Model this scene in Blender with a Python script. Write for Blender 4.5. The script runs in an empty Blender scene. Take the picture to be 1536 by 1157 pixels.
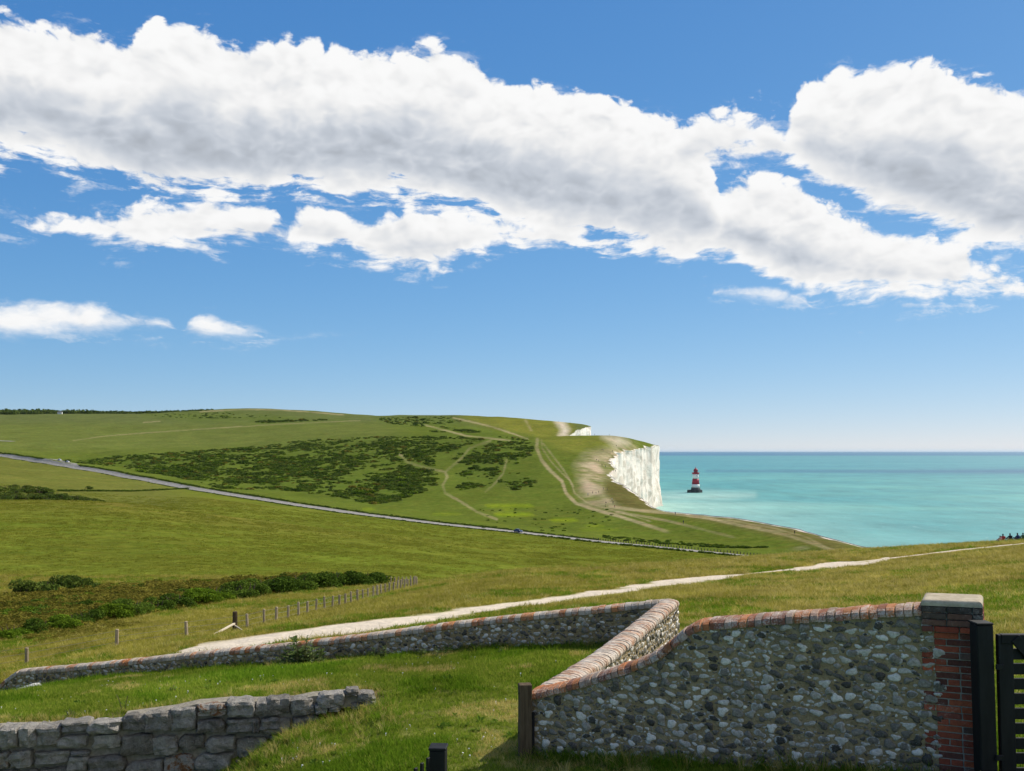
import bpy, bmesh, math, random
import numpy as np
from mathutils import Vector, Matrix

random.seed(7)
rng = np.random.default_rng(7)
S = bpy.context.scene
col = S.collection
rad = math.radians

# ------------------------------------------------------------------ camera
F, CX, HY, H = 1340.0, 768.0, 677.0, 73.0      # focal length in photo pixels, centre, horizon row, eye height above the sea
cam = bpy.data.cameras.new('camera')
cam.sensor_width = 36.0
cam.lens = 36.0 * F / 1536.0
cam.shift_y = 98.5 / 1536.0
cam.clip_start = 0.1
cam.clip_end = 400000.0
camo = bpy.data.objects.new('camera', cam)
camo.location = (0, 0, H)
camo.rotation_euler = (rad(90), 0, 0)
col.objects.link(camo)
S.camera = camo

# ------------------------------------------------------------------ light
SUN_AZ, SUN_EL = 55.0, 43.0                     # degrees clockwise from +Y (ahead), above the horizon
EXPO = 0.35
sd = Vector((math.sin(rad(SUN_AZ)) * math.cos(rad(SUN_EL)), math.cos(rad(SUN_AZ)) * math.cos(rad(SUN_EL)), math.sin(rad(SUN_EL))))
sl = bpy.data.lights.new('sun', 'SUN')
sl.energy = 4.2
sl.angle = rad(0.53)
sl.color = (1.0, 0.94, 0.83)
so = bpy.data.objects.new('sun', sl)
so.rotation_euler = sd.to_track_quat('Z', 'Y').to_euler()
so.location = (60, 40, 160)
col.objects.link(so)
S.view_settings.view_transform = 'Standard'
S.view_settings.look = 'None'
S.view_settings.gamma = 1.0
S.view_settings.use_curve_mapping = False
S.view_settings.exposure = EXPO
S.render.engine = 'CYCLES'
S.cycles.use_denoising = True
S.cycles.max_bounces = 5
S.cycles.diffuse_bounces = 2
S.cycles.glossy_bounces = 2
S.cycles.transmission_bounces = 3
S.cycles.transparent_max_bounces = 8
S.cycles.sample_clamp_indirect = 6.0

# ------------------------------------------------------------------ node helpers
class NT:
    """small helper that writes node trees as expressions"""
    def __init__(self, nt):
        self.nt = nt
    def n(self, typ, ins=None, **props):
        nd = self.nt.nodes.new(typ)
        for k, v in props.items():
            setattr(nd, k, v)
        if ins:
            for k, v in ins.items():
                self.set(nd.inputs[k], v)
        return nd
    def set(self, sock, v):
        if hasattr(v, 'is_output') or isinstance(v, bpy.types.NodeSocket):
            self.nt.links.new(v, sock)
        else:
            sock.default_value = v
    def m(self, op, a, b=None, c=None, clamp=False):
        nd = self.nt.nodes.new('ShaderNodeMath')
        nd.operation = op
        nd.use_clamp = clamp
        for i, v in enumerate((a, b, c)):
            if v is not None:
                self.set(nd.inputs[i], v)
        return nd.outputs[0]
    def add(self, a, b): return self.m('ADD', a, b)
    def sub(self, a, b): return self.m('SUBTRACT', a, b)
    def mul(self, a, b): return self.m('MULTIPLY', a, b)
    def div(self, a, b): return self.m('DIVIDE', a, b)
    def mx(self, a, b): return self.m('MAXIMUM', a, b)
    def mn(self, a, b): return self.m('MINIMUM', a, b)
    def ss(self, x, lo, hi, a=0.0, b=1.0):
        nd = self.nt.nodes.new('ShaderNodeMapRange')
        nd.interpolation_type = 'SMOOTHSTEP'
        self.set(nd.inputs[0], x)
        for i, v in zip((1, 2, 3, 4), (lo, hi, a, b)):
            self.set(nd.inputs[i], v)
        return nd.outputs[0]
    def lin(self, x, lo, hi, a=0.0, b=1.0):
        nd = self.nt.nodes.new('ShaderNodeMapRange')
        self.set(nd.inputs[0], x)
        for i, v in zip((1, 2, 3, 4), (lo, hi, a, b)):
            self.set(nd.inputs[i], v)
        return nd.outputs[0]
    def mix(self, f, a, b, blend='MIX'):
        nd = self.nt.nodes.new('ShaderNodeMix')
        nd.data_type = 'RGBA'
        nd.blend_type = blend
        self.set(nd.inputs[0], f)
        self.set(nd.inputs[6], a if not isinstance(a, tuple) else tuple(a) + (1,) * (4 - len(a)))
        self.set(nd.inputs[7], b if not isinstance(b, tuple) else tuple(b) + (1,) * (4 - len(b)))
        return nd.outputs[2]
    def noise(self, vec, scale=5, detail=4, rough=0.5, dist=0.0, lac=2.0):
        nd = self.nt.nodes.new('ShaderNodeTexNoise')
        if vec is not None:
            self.nt.links.new(vec, nd.inputs['Vector'])
        self.set(nd.inputs['Scale'], scale)
        nd.inputs['Detail'].default_value = detail
        nd.inputs['Roughness'].default_value = rough
        nd.inputs['Distortion'].default_value = dist
        nd.inputs['Lacunarity'].default_value = lac
        return nd.outputs[0]
    def voro(self, vec, scale=5, feature='F1', detail=0, rnd=1.0, out=0):
        nd = self.nt.nodes.new('ShaderNodeTexVoronoi')
        nd.feature = feature
        if vec is not None:
            self.nt.links.new(vec, nd.inputs['Vector'])
        nd.inputs['Scale'].default_value = scale
        if 'Detail' in nd.inputs: nd.inputs['Detail'].default_value = detail
        nd.inputs['Randomness'].default_value = rnd
        return nd.outputs[out]
    def ramp(self, fac, stops, interp='LINEAR'):
        nd = self.nt.nodes.new('ShaderNodeValToRGB')
        cr = nd.color_ramp
        cr.interpolation = interp
        while len(cr.elements) < len(stops):
            cr.elements.new(0.5)
        for e, (p, c) in zip(cr.elements, stops):
            e.position = p
            e.color = tuple(c) + (1,) * (4 - len(c))
        self.set(nd.inputs[0], fac)
        return nd.outputs[0]
    def vmul(self, v, s):
        nd = self.nt.nodes.new('ShaderNodeVectorMath')
        nd.operation = 'MULTIPLY'
        self.set(nd.inputs[0], v)
        self.set(nd.inputs[1], s)
        return nd.outputs[0]
    def vadd(self, v, s):
        nd = self.nt.nodes.new('ShaderNodeVectorMath')
        nd.operation = 'ADD'
        self.set(nd.inputs[0], v)
        self.set(nd.inputs[1], s)
        return nd.outputs[0]
    def comb(self, x, y, z):
        nd = self.nt.nodes.new('ShaderNodeCombineXYZ')
        for i, v in enumerate((x, y, z)):
            self.set(nd.inputs[i], v)
        return nd.outputs[0]
    def bump(self, h, strength=0.5, dist=0.02):
        nd = self.nt.nodes.new('ShaderNodeBump')
        nd.inputs['Strength'].default_value = strength
        nd.inputs['Distance'].default_value = dist
        self.set(nd.inputs['Height'], h)
        return nd.outputs[0]

def material(name):
    m = bpy.data.materials.new(name)
    m.use_nodes = True
    m.node_tree.nodes.clear()
    t = NT(m.node_tree)
    out = t.n('ShaderNodeOutputMaterial')
    t.out = out
    return m, t

def principled(t, color, rough=0.8, spec=0.3, normal=None, metal=0.0):
    b = t.n('ShaderNodeBsdfPrincipled')
    t.set(b.inputs['Base Color'], color if not isinstance(color, tuple) else tuple(color) + (1,) * (4 - len(color)))
    t.set(b.inputs['Roughness'], rough)
    t.set(b.inputs['Specular IOR Level'], spec)
    b.inputs['Metallic'].default_value = metal
    if normal is not None:
        t.set(b.inputs['Normal'], normal)
    t.nt.links.new(b.outputs[0], t.out.inputs[0])
    return b

# ------------------------------------------------------------------ sky with clouds (world)
def build_world():
    w = bpy.data.worlds.new('World')
    S.world = w
    w.use_nodes = True
    w.node_tree.nodes.clear()
    t = NT(w.node_tree)
    out = t.n('ShaderNodeOutputWorld')
    sky = t.n('ShaderNodeTexSky', sky_type='NISHITA', sun_disc=False, sun_elevation=rad(SUN_EL), sun_rotation=rad(SUN_AZ),
              altitude=0.0, air_density=1.0, dust_density=0.25, ozone_density=2.2)
    tc = t.n('ShaderNodeTexCoord')
    d = tc.outputs['Generated']
    sx = t.n('ShaderNodeSeparateXYZ', {0: d})
    x, y, z = sx.outputs
    # sample the model with half of its left-right contrast: the photographed sky is evenly blue across
    hor = t.m('SQRT', t.add(t.mul(x, x), t.mul(y, y)))
    t.set(sky.inputs['Vector'], t.comb(t.add(t.mul(x, 0.5), t.mul(hor, 0.17)), t.add(t.mul(y, 0.5), t.mul(hor, 0.47)), t.add(z, 0.045)))
    az = t.m('ARCTAN2', x, y)
    el = t.m('ARCSINE', z)
    AZ, EL = 0.56, 0.55
    azn = t.lin(az, -AZ, AZ)

    def angles(px, py):
        return (math.atan((px - CX) / F), math.atan2(HY - py, math.hypot(F, px - CX)))

    def curve(pts):
        nd = t.n('ShaderNodeFloatCurve')
        c = nd.mapping.curves[0]
        P = []
        for px, py in pts:
            a, e = angles(px, py)
            P.append((min(1, max(0, (a + AZ) / (2 * AZ))), min(1, max(0, e / EL))))
        P = sorted(P)
        while len(c.points) < len(P):
            c.points.new(0.5, 0.5)
        for q, p in zip(c.points, P):
            q.location = p
            q.handle_type = 'AUTO_CLAMPED'
        nd.mapping.use_clip = False
        nd.mapping.update()
        t.set(nd.inputs['Value'], azn)
        return t.mul(nd.outputs[0], EL)

    # layer outlines in photo pixels: top edge, base edge
    LAY = {
        'A': ([(-60, 12), (0, 22), (60, 30), (110, 44), (150, 58), (205, 62), (222, 44), (245, 33), (275, 27), (315, 40), (350, 64), (420, 62), (490, 68), (540, 80), (620, 68), (670, 78), (715, 98), (742, 122), (790, 130), (850, 135), (930, 148), (985, 160), (1030, 190), (1070, 260), (1100, 360), (1110, 420), (1600, 420)],
              [(-60, 250), (0, 246), (60, 245), (120, 268), (230, 292), (330, 300), (460, 300), (560, 300), (650, 312), (760, 340), (860, 366), (960, 378), (1040, 392), (1100, 340), (1110, 300), (1600, 300)]),
        'B': ([(-60, 312), (0, 314), (70, 318), (120, 314), (200, 308), (240, 292), (340, 295), (400, 312), (428, 330), (450, 304), (500, 300), (560, 322), (585, 308), (640, 306), (720, 318), (800, 330), (900, 345), (960, 420), (1600, 440)],
              [(-60, 352), (0, 352), (100, 360), (190, 370), (330, 378), (420, 366), (440, 374), (520, 390), (600, 412), (670, 404), (700, 388), (780, 374), (900, 372), (960, 372), (1600, 372)]),
        'G': ([(-60, 330), (900, 330), (955, 270), (985, 205), (1020, 185), (1060, 162), (1100, 155), (1150, 160), (1200, 165), (1240, 230), (1260, 300), (1600, 300)],
              [(-60, 200), (900, 200), (955, 240), (985, 258), (1050, 262), (1120, 258), (1200, 262), (1240, 250), (1260, 200), (1600, 200)]),
        'C': ([(-60, 330), (1100, 330), (1160, 262), (1180, 175), (1190, 150), (1205, 125), (1245, 106), (1330, 97), (1420, 108), (1470, 122), (1536, 136), (1600, 150)],
              [(-60, 200), (1100, 200), (1160, 240), (1200, 264), (1240, 285), (1290, 312), (1360, 340), (1430, 366), (1490, 382), (1536, 390), (1600, 400)]),
        'D': ([(-60, 440), (880, 440), (930, 385), (965, 345), (1010, 305), (1070, 300), (1095, 268), (1140, 264), (1190, 276), (1240, 306), (1300, 332), (1370, 350), (1440, 372), (1490, 404), (1536, 424), (1600, 436)],
              [(-60, 380), (880, 380), (930, 386), (1000, 398), (1090, 398), (1140, 420), (1190, 444), (1290, 452), (1400, 446), (1536, 444), (1600, 444)]),
        'E': ([(-60, 466), (0, 464), (60, 457), (130, 461), (190, 476), (255, 490), (270, 500), (284, 486), (305, 476), (330, 484), (380, 500), (420, 520), (1040, 520), (1075, 438), (1130, 434), (1200, 448), (1230, 470), (1600, 480)],
              [(-60, 501), (0, 501), (100, 500), (255, 492), (272, 492), (284, 502), (320, 506), (390, 504), (420, 495), (1040, 425), (1075, 438), (1130, 452), (1200, 457), (1230, 455), (1600, 455)]),
    }
    # shared noise: large billows, fine billows and a finely torn edge, in direction space flattened towards the horizon
    # domain warp makes the curls
    dv = t.vmul(d, (1.0, 1.0, 1.55))
    warp = t.n('ShaderNodeTexNoise', {'Vector': dv, 'Scale': 9.0, 'Detail': 4.0, 'Roughness': 0.55})
    wv = t.vadd(dv, t.vmul(t.vadd(warp.outputs['Color'], (-0.5, -0.5, -0.5)), (0.05, 0.05, 0.05)))

    def fields(vec, dm, dp):
        big = t.noise(vec, 11.0, 2, 0.55)
        med = t.noise(vec, 34.0, dm, 0.62)
        puff = t.m('ABSOLUTE', t.sub(t.noise(vec, 24.0, dp, 0.5), 0.5))
        f = t.add(t.mul(t.sub(big, 0.5), 1.0), t.mul(t.sub(med, 0.5), 1.05))
        return t.add(f, t.mul(t.sub(0.09, puff), -2.0))
    f0 = fields(wv, 8, 4)
    fl = fields(wv, 2, 2)
    streak = t.sub(t.noise(t.vmul(wv, (1.0, 1.0, 3.4)), 15.0, 6, 0.62), 0.5)
    off = (sd.x * 0.006, sd.y * 0.006, 0.022)
    f1 = fields(t.vadd(wv, off), 2, 2)
    hole = t.mul(t.ss(t.noise(t.vmul(wv, (1.0, 1.0, 1.9)), 8.5, 3, 0.55), 0.44, 0.30), 0.045)
    D = None
    T = None
    for k, (top, base) in LAY.items():
        tp, bs = curve(top), curve(base)
        dt, db = t.sub(tp, el), t.sub(el, bs)
        amp = {'A': 0.030, 'B': 0.032, 'C': 0.034, 'D': 0.034, 'E': 0.014, 'G': 0.048}[k]
        bias = {'A': 0.002, 'B': 0.001, 'C': 0.002, 'D': 0.002, 'E': 0.006, 'G': -0.004}[k]
        ragged = {'A': 0.10, 'B': 0.06, 'C': 0.07, 'D': 0.07, 'E': 0.025, 'G': 0.03}[k]
        dk = t.add(t.mn(dt, t.add(db, t.mul(streak, ragged))), t.sub(t.add(t.mul(f0, amp), bias), t.mul(hole, {'A': 0.1, 'B': 0.25, 'C': 0.1, 'D': 0.0, 'E': 0.0, 'G': 0.5}[k])))
        frac = t.div(dt, t.mx(t.sub(tp, bs), 0.004))         # 0 at top, 1 at base
        gk = t.mul(t.ss(t.add(t.mn(dt, t.mul(db, 1.6)), t.mul(fl, 0.03)), 0.008, 0.075), t.ss(t.add(frac, t.mul(fl, 0.35)), 0.2, 0.68))
        soft = {'A': 0.010, 'B': 0.012, 'C': 0.011, 'D': 0.012, 'E': 0.016, 'G': 0.014}[k]
        wk = t.lin(t.m('MINIMUM', t.mx(frac, 0.0), 1.0), 0.0, 1.0, soft * 0.75, soft * 1.9)
        ak = t.ss(t.div(t.add(dk, 0.001), wk), 0.0, 1.0)
        if D is None:
            D, T, AL = dk, gk, ak
        else:
            AL = t.sub(1.0, t.mul(t.sub(1.0, AL), t.sub(1.0, ak)))
            D = t.m('SMOOTH_MAX', D, dk, 0.006)
            T = t.mx(T, gk)
    # the rest of the sky, outside the photograph: the same kind of broken cloud
    aaz = t.m('ABSOLUTE', az)
    away = t.mx(t.ss(aaz, 0.545, 0.66), t.ss(el, 0.5, 0.62))
    zz = t.mx(z, 0.06)
    pv = t.comb(t.div(x, zz), t.div(y, zz), 0.37)
    gen = t.noise(pv, 0.75, 5, 0.5)
    gband = t.mul(t.ss(el, 0.10, 0.2), t.ss(el, 1.1, 0.55, 0.25, 1.0))
    Dg = t.mul(t.mul(t.sub(t.add(gen, t.mul(f0, 0.12)), 0.53), gband), 0.5)
    D = t.add(t.mul(D, t.sub(1.0, away)), t.mul(Dg, away))
    T = t.mul(T, t.sub(1.0, away))
    dens = t.add(t.mul(AL, t.sub(1.0, away)), t.mul(t.ss(D, 0.0, 0.012), away))
    tex = t.add(t.mul(t.sub(f0, fl), 0.9), t.mul(streak, 0.7))
    dens = t.m('MINIMUM', t.mx(t.add(dens, t.mul(t.mul(tex, 1.6), t.mul(dens, t.sub(1.0, dens)))), 0.0), 1.0)
    wisp = t.mul(t.mul(t.ss(D, -0.012, 0.004), t.ss(t.add(streak, t.mul(t.sub(f0, fl), 0.5)), 0.0, 0.16)), 0.35)
    dens = t.mx(dens, wisp)
    # brightness: relief towards the sun, broad grey base
    relief = t.sub(fl, f1)
    lum = t.add(0.93, t.add(t.mul(relief, 0.26), t.mul(tex, 0.10)))
    edge = t.ss(D, 0.0, 0.035)
    lum = t.add(lum, t.mul(t.sub(1.0, edge), 0.06))
    lum = t.sub(lum, t.mul(T, 0.35))
    lum = t.m('SMOOTH_MIN', t.m('SMOOTH_MAX', lum, 0.46, 0.1), 0.96, 0.1)
    tint = t.mix(t.ss(lum, 0.55, 0.92), (0.89, 0.965, 1.08), (1.0, 1.0, 1.0))
    k = 1.0 / (2 ** EXPO) / SKY_S
    cl = t.mix(1.0, tint, t.comb(lum, lum, lum), 'MULTIPLY')
    cl = t.vmul(cl, (k, k, k))
    # the photograph's sky is a little deeper and less hazy than the raw model: per-channel response
    sc = t.n('ShaderNodeSeparateColor', {0: sky.outputs[0]})
    g = 2 ** EXPO * SKY_S
    ch = []
    for i, (kk, gm) in enumerate(((0.62, 1.5), (0.60, 0.98), (0.725, 0.64))):
        ch.append(t.mul(t.m('POWER', t.mul(sc.outputs[i], 0.1466), gm), kk / g))
    skyc = t.comb(*ch)
    fin = t.mix(dens, skyc, cl)
    bg = t.n('ShaderNodeBackground', {'Color': fin, 'Strength': SKY_S})
    t.nt.links.new(bg.outputs[0], out.inputs[0])
    w.cycles.sampling_method = 'MANUAL'
    w.cycles.sample_map_resolution = 1024
SKY_S = 0.08
build_world()

# ------------------------------------------------------------------ terrain profile
# The land is one height sheet.  Along lines that the photograph shows (wall foot, path, fence, crest, road, ridge ...)
# the ground is known as (photo column, photo row, distance); between those lines it is interpolated along the distance.
UG = np.arange(-1300, 2601, 4.0)

def gsm(a, sig):
    if sig <= 0: return a
    n = int(sig * 3 / 4) + 1
    k = np.exp(-0.5 * (np.arange(-n, n + 1) * 4.0 / sig) ** 2); k /= k.sum()
    return np.convolve(np.pad(a, n, mode='edge'), k, 'valid')

LY, LZ = [], []
def lp(pts, sig=14):
    a = np.array(pts, float)
    py = gsm(np.interp(UG, a[:, 0], a[:, 1]), sig); yy = gsm(np.interp(UG, a[:, 0], a[:, 2]), sig)
    LY.append(yy); LZ.append((HY - py) / F * yy)
def lz(pts, sig=10):
    a = np.array(pts, float)
    LZ.append(gsm(np.interp(UG, a[:, 0], a[:, 1]), sig)); LY.append(gsm(np.interp(UG, a[:, 0], a[:, 2]), sig))

def wall_y(u):                                    # far flint wall in plan: (3.0,17.0) to (-12.6,22.0)
    k = (np.asarray(u, float) - CX) / F
    tt = (3.0 - 17.0 * k) / (15.6 + 5.0 * k)
    return 17.0 + 5.0 * np.clip(tt, -0.45, 1.6)

lz([(-1300, -3.4, 0.4), (2600, -3.2, 0.4)])
lz([(-900, -4.9, 8.0), (0, -4.75, 8.0), (200, -4.45, 8.0), (350, -4.0, 8.0), (480, -3.62, 8.0), (600, -3.48, 8.0), (780, -3.42, 8.0), (1000, -3.28, 8.0), (1200, -3.15, 8.0), (1400, -3.06, 8.0), (2000, -3.0, 8.0)], 30)
# foot of the stone retaining wall
lz([(-900, -5.4, 12.2), (0, -4.95, 12.62), (200, -4.78, 12.9), (300, -4.7, 13.0), (350, -4.59, 13.05), (400, -4.27, 13.2), (450, -4.06, 13.4), (540, -3.94, 13.65), (575, -3.82, 13.8), (700, -3.78, 13.8), (1000, -3.65, 13.6), (1536, -3.3, 13.0)], 10)
# its top, a hand further back
lz([(-900, -4.4, 12.55), (0, -4.0, 12.98), (150, -3.98, 13.2), (240, -3.93, 13.32), (330, -3.82, 13.42), (460, -3.75, 13.75), (565, -3.77, 14.1), (600, -3.79, 14.1), (700, -3.78, 14.1), (1000, -3.66, 13.9), (1536, -3.3, 13.3)], 10)
# foot of the far flint wall
uu = [-900, -200, 0, 30, 100, 200, 300, 400, 500, 600, 700, 850, 1000, 1300, 1536, 2000]
pp = [1180, 1080, 1046, 1040, 1027, 1013, 1006, 1000, 991, 983, 976, 969, 966, 962, 960, 950]
lp([(u, p, float(wall_y(u)) - 0.15) for u, p in zip(uu, pp)], 10)
lp([(u, p - 3, float(wall_y(u)) + 0.7) for u, p in zip(uu, pp)], 10)
HWU = [-200, 0, 250, 300, 400, 520, 600, 800, 1000, 1085, 1118, 1185, 1200, 1262, 1285, 1335, 1536, 1900]
HWV = [0, 0, 0.5, 8, 9, 8.5, 7, 4.6, 3.7, 3.0, 0.7, 0.7, 2.8, 2.6, 0.6, 0.6, 0.9, 0.9]
PATH = [(-900, 1150, 25.5), (-200, 1046, 25.5), (0, 1018, 25.5), (150, 998, 25.8), (300, 974, 26), (420, 957, 27.2), (500, 946, 28.8), (600, 932, 31.5), (700, 918, 36), (800, 904, 42), (900, 889, 49), (1000, 875.5, 56), (1100, 863, 63), (1200, 853, 70), (1270, 845, 76), (1330, 838, 80), (1440, 825, 86), (1536, 815.5, 90), (2000, 790, 95)]
lp(PATH, 14)
# fence line, then the crest of the near slope
lp([(-900, 1120, 34), (-200, 1035, 36.5), (40, 998, 38.5), (175, 971, 41), (280, 955, 43), (352, 949, 44.5), (398, 938, 46.5), (450, 926, 51), (500, 914, 57), (560, 897, 66), (620, 881, 76), (700, 866, 80), (800, 855.5, 84), (900, 850.5, 88), (1060, 841.5, 92), (1150, 835.5, 95), (1280, 826.5, 98), (1400, 819, 100), (1536, 811.5, 102), (2000, 788, 105)], 14)
lp([(-900, 980, 78), (-200, 915, 80), (0, 900, 84), (200, 890, 90), (400, 880, 95), (560, 872, 103), (620, 871, 112), (700, 872, 122), (800, 880, 130), (1060, 885, 140), (1280, 900, 140), (1536, 880, 140), (2000, 860, 140)], 14)
lp([(-900, 860, 140), (0, 833, 140), (300, 832, 150), (600, 838, 180), (700, 846, 190), (800, 853, 200), (900, 849, 215), (1060, 843, 238), (1150, 862, 238), (1280, 885, 230), (1536, 880, 200), (2000, 860, 200)], 14)
lp([(-900, 752, 290), (0, 750.5, 300), (130, 752, 308), (220, 758, 310), (300, 772, 300), (500, 797, 300), (700, 815, 300), (800, 825, 290), (900, 832, 280), (1060, 838, 270), (1150, 845, 265), (1280, 870, 262), (1536, 890, 260), (2000, 880, 260)], 14)
lp([(-900, 768, 350), (0, 766, 360), (150, 766, 360), (300, 757, 375), (500, 783, 362), (700, 805, 345), (800, 814, 335), (900, 824, 312), (1060, 836, 285), (1150, 845, 280), (1280, 870, 278), (1536, 900, 285), (2000, 890, 300)], 14)
lp([(-900, 735, 420), (0, 738, 420), (150, 748, 430), (300, 746, 480), (500, 776, 430), (700, 799, 382), (800, 808, 360), (900, 821, 324), (1060, 834.5, 296), (1150, 843, 290), (1280, 868, 284), (1536, 905, 300), (2000, 900, 315)], 14)
ROAD = [(-900, 560, 1080), (-300, 645, 980), (0, 682.5, 900), (85, 696, 800), (200, 717, 690), (300, 735.5, 605), (400, 751, 545), (520, 769, 487), (650, 785.5, 438), (770, 798, 400), (880, 811, 366), (1000, 823, 335), (1140, 836.5, 308), (1250, 852, 292), (1400, 890, 300), (2000, 900, 330)]
lp([(u, p + 3.0, y - 10) for u, p, y in ROAD], 14)
lp(ROAD, 14)
lp([(u, p - 5.5, y + 13) for u, p, y in ROAD], 14)
lp([(-900, 560, 1180), (-300, 640, 1080), (0, 672, 1010), (100, 688, 900), (300, 722, 690), (520, 755, 560), (700, 781, 485), (800, 789, 450), (900, 797, 420), (1000, 803, 395), (1100, 815, 362), (1150, 820, 345), (1250, 823, 322), (1300, 826, 318), (2000, 900, 350)], 14)
lp([(-900, 600, 1300), (0, 656, 1200), (150, 672, 1050), (300, 690, 900), (500, 715, 750), (650, 729, 680), (760, 737, 640), (850, 746, 590), (900, 755, 540), (940, 763, 500), (985, 768.5, 480), (1100, 777, 425), (1200, 795, 385), (1250, 808, 365), (1295, 821, 345), (2000, 900, 390)], 10)
lp([(-900, 610, 1450), (0, 649, 1350), (150, 659, 1250), (300, 668, 1150), (500, 671, 1050), (650, 668, 1000), (760, 668, 940), (820, 676, 880), (860, 691, 800), (890, 705, 750), (915, 715, 720), (950, 733, 650), (975, 757, 560), (1000, 768, 520), (1100, 778, 470), (1300, 838, 420), (2000, 900, 460)], 8)
lp([(-900, 612, 1600), (0, 641, 1500), (150, 646, 1470), (300, 651, 1400), (450, 650, 1300), (600, 650, 1200), (700, 655, 1110), (800, 659, 1040), (850, 665, 960), (890, 678, 880), (920, 687, 850), (935, 678, 950), (965, 672.5, 1080), (990, 671, 1180), (1100, 690, 1190), (2000, 800, 1190)], 8)
lp([(-900, 612, 1720), (0, 635, 1600), (150, 637, 1580), (300, 641, 1520), (450, 640, 1450), (600, 642, 1360), (700, 647, 1260), (800, 654.5, 1160), (850, 655, 1130), (900, 653.5, 1120), (930, 655.5, 1130), (965, 662, 1170), (990, 669.5, 1215), (1100, 690, 1220), (2000, 800, 1220)], 8)
lp([(-900, 612, 1900), (0, 628, 1850), (300, 626, 1850), (500, 631, 1700), (600, 634, 1600), (700, 641, 1480), (800, 660, 1370), (850, 668, 1350), (900, 672, 1350), (1000, 685, 1350), (2000, 800, 1350)], 8)
lp([(-900, 615, 2050), (0, 624, 2050), (300, 621, 2050), (500, 626, 1900), (650, 629, 1760), (760, 641, 1580), (820, 655, 1520), (850, 656, 1540), (870, 650, 1600), (900, 660, 1600), (2000, 800, 1600)], 8)
lp([(-900, 612, 2300), (0, 622, 2300), (200, 622, 2300), (300, 616.5, 2300), (370, 613, 2300), (400, 613, 2280), (515, 621, 2150), (560, 624, 2050), (680, 623.5, 1950), (720, 625, 1900), (780, 628, 1850), (840, 632, 1800), (872, 636, 1800), (890, 641, 1820), (920, 660, 1820), (2000, 800, 1820)], 6)
lp([(-900, 680, 2900), (370, 680, 2900), (900, 690, 2600), (2000, 800, 2600)], 20)
LY = np.array(LY); LZ = np.array(LZ)
for i in range(1, len(LY)):
    LY[i] = np.maximum(LY[i], LY[i - 1] + 0.06)
# monotone slopes (in distance)
hk = np.diff(LY, axis=0); dk = np.diff(LZ, axis=0) / hk
LM = np.zeros_like(LZ)
LM[0], LM[-1] = dk[0], dk[-1]
w1 = 2 * hk[1:] + hk[:-1]; w2 = hk[1:] + 2 * hk[:-1]
same = (dk[:-1] * dk[1:]) > 0
with np.errstate(divide='ignore', invalid='ignore'):
    hm = (w1 + w2) / (w1 / dk[:-1] + w2 / dk[1:])
LM[1:-1] = np.where(same, hm, 0.0)

def vnoise(x, y, seed=0):
    """smooth lattice noise, -1..1"""
    xi = np.floor(x).astype(np.int64); yi = np.floor(y).astype(np.int64)
    fx = x - xi; fy = y - yi
    fx = fx * fx * (3 - 2 * fx); fy = fy * fy * (3 - 2 * fy)
    def hsh(a, b):
        n = (a * 374761393 + b * 668265263 + seed * 1442695041) & 0x7fffffff
        n = ((n ^ (n >> 13)) * 1274126177) & 0x7fffffff
        return ((n ^ (n >> 16)) & 0xffff) / 32767.5 - 1.0
    a = hsh(xi, yi); b = hsh(xi + 1, yi); c = hsh(xi, yi + 1); d = hsh(xi + 1, yi + 1)
    return (a * (1 - fx) + b * fx) * (1 - fy) + (c * (1 - fx) + d * fx) * fy

def ground(X, Y):
    """height of the land above the sea at plan position X, Y"""
    X = np.atleast_1d(np.asarray(X, float)); Y = np.atleast_1d(np.asarray(Y, float))
    X, Y = np.broadcast_arrays(X, Y)
    u = CX + F * X / Y
    g = np.clip((u - UG[0]) / 4.0, 0, len(UG) - 1.001)
    i = g.astype(int); f = g - i
    K = len(LY)
    k = np.zeros(u.shape, int)
    for j in range(1, K - 1):
        yj = LY[j][i] * (1 - f) + LY[j][i + 1] * f
        k = np.where(Y >= yj, j, k)
    def tb(T, kk): return T[kk, i] * (1 - f) + T[kk, i + 1] * f
    y0, y1, z0, z1, m0, m1 = tb(LY, k), tb(LY, k + 1), tb(LZ, k), tb(LZ, k + 1), tb(LM, k), tb(LM, k + 1)
    h = y1 - y0
    s = np.clip((Y - y0) / h, 0, 1)
    z = (2 * s ** 3 - 3 * s ** 2 + 1) * z0 + (s ** 3 - 2 * s ** 2 + s) * h * m0 + (-2 * s ** 3 + 3 * s ** 2) * z1 + (s ** 3 - s ** 2) * h * m1
    # unevenness of turf, growing with scale and distance
    z = z + 0.018 * vnoise(X * 1.1, Y * 1.1, 1) * np.clip(Y / 12, 0, 2) + 0.03 * np.clip((Y - 20) / 30, 0, 1.5) * vnoise(X * 0.35, Y * 0.35, 2)
    z = z + 0.35 * np.clip((Y - 420) / 300, 0, 1.5) * vnoise(X / 25, Y / 25, 3) + 0.9 * np.clip((Y - 600) / 600, 0, 1.5) * vnoise(X / 80, Y / 80, 4)
    return z + H

def gz(x, y): return float(ground(x, y)[0])
def at(px, Y): return ((px - CX) / F * Y, Y)
def P(px, py, Y): return Vector(((px - CX) / F * Y, Y, H + (HY - py) / F * Y))
def hit(px, py, y0, y1, n=400):
    """where the view ray through a photo point meets the ground between two distances"""
    ys = np.geomspace(y0, y1, n); xs = (px - CX) / F * ys
    pr = HY - (ground(xs, ys) - H) * F / ys
    idx = np.nonzero(pr <= py)[0]
    y = ys[idx[0]] if len(idx) else ys[int(np.argmin(pr))]
    x = (px - CX) / F * y
    return x, y, gz(x, y)

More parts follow.
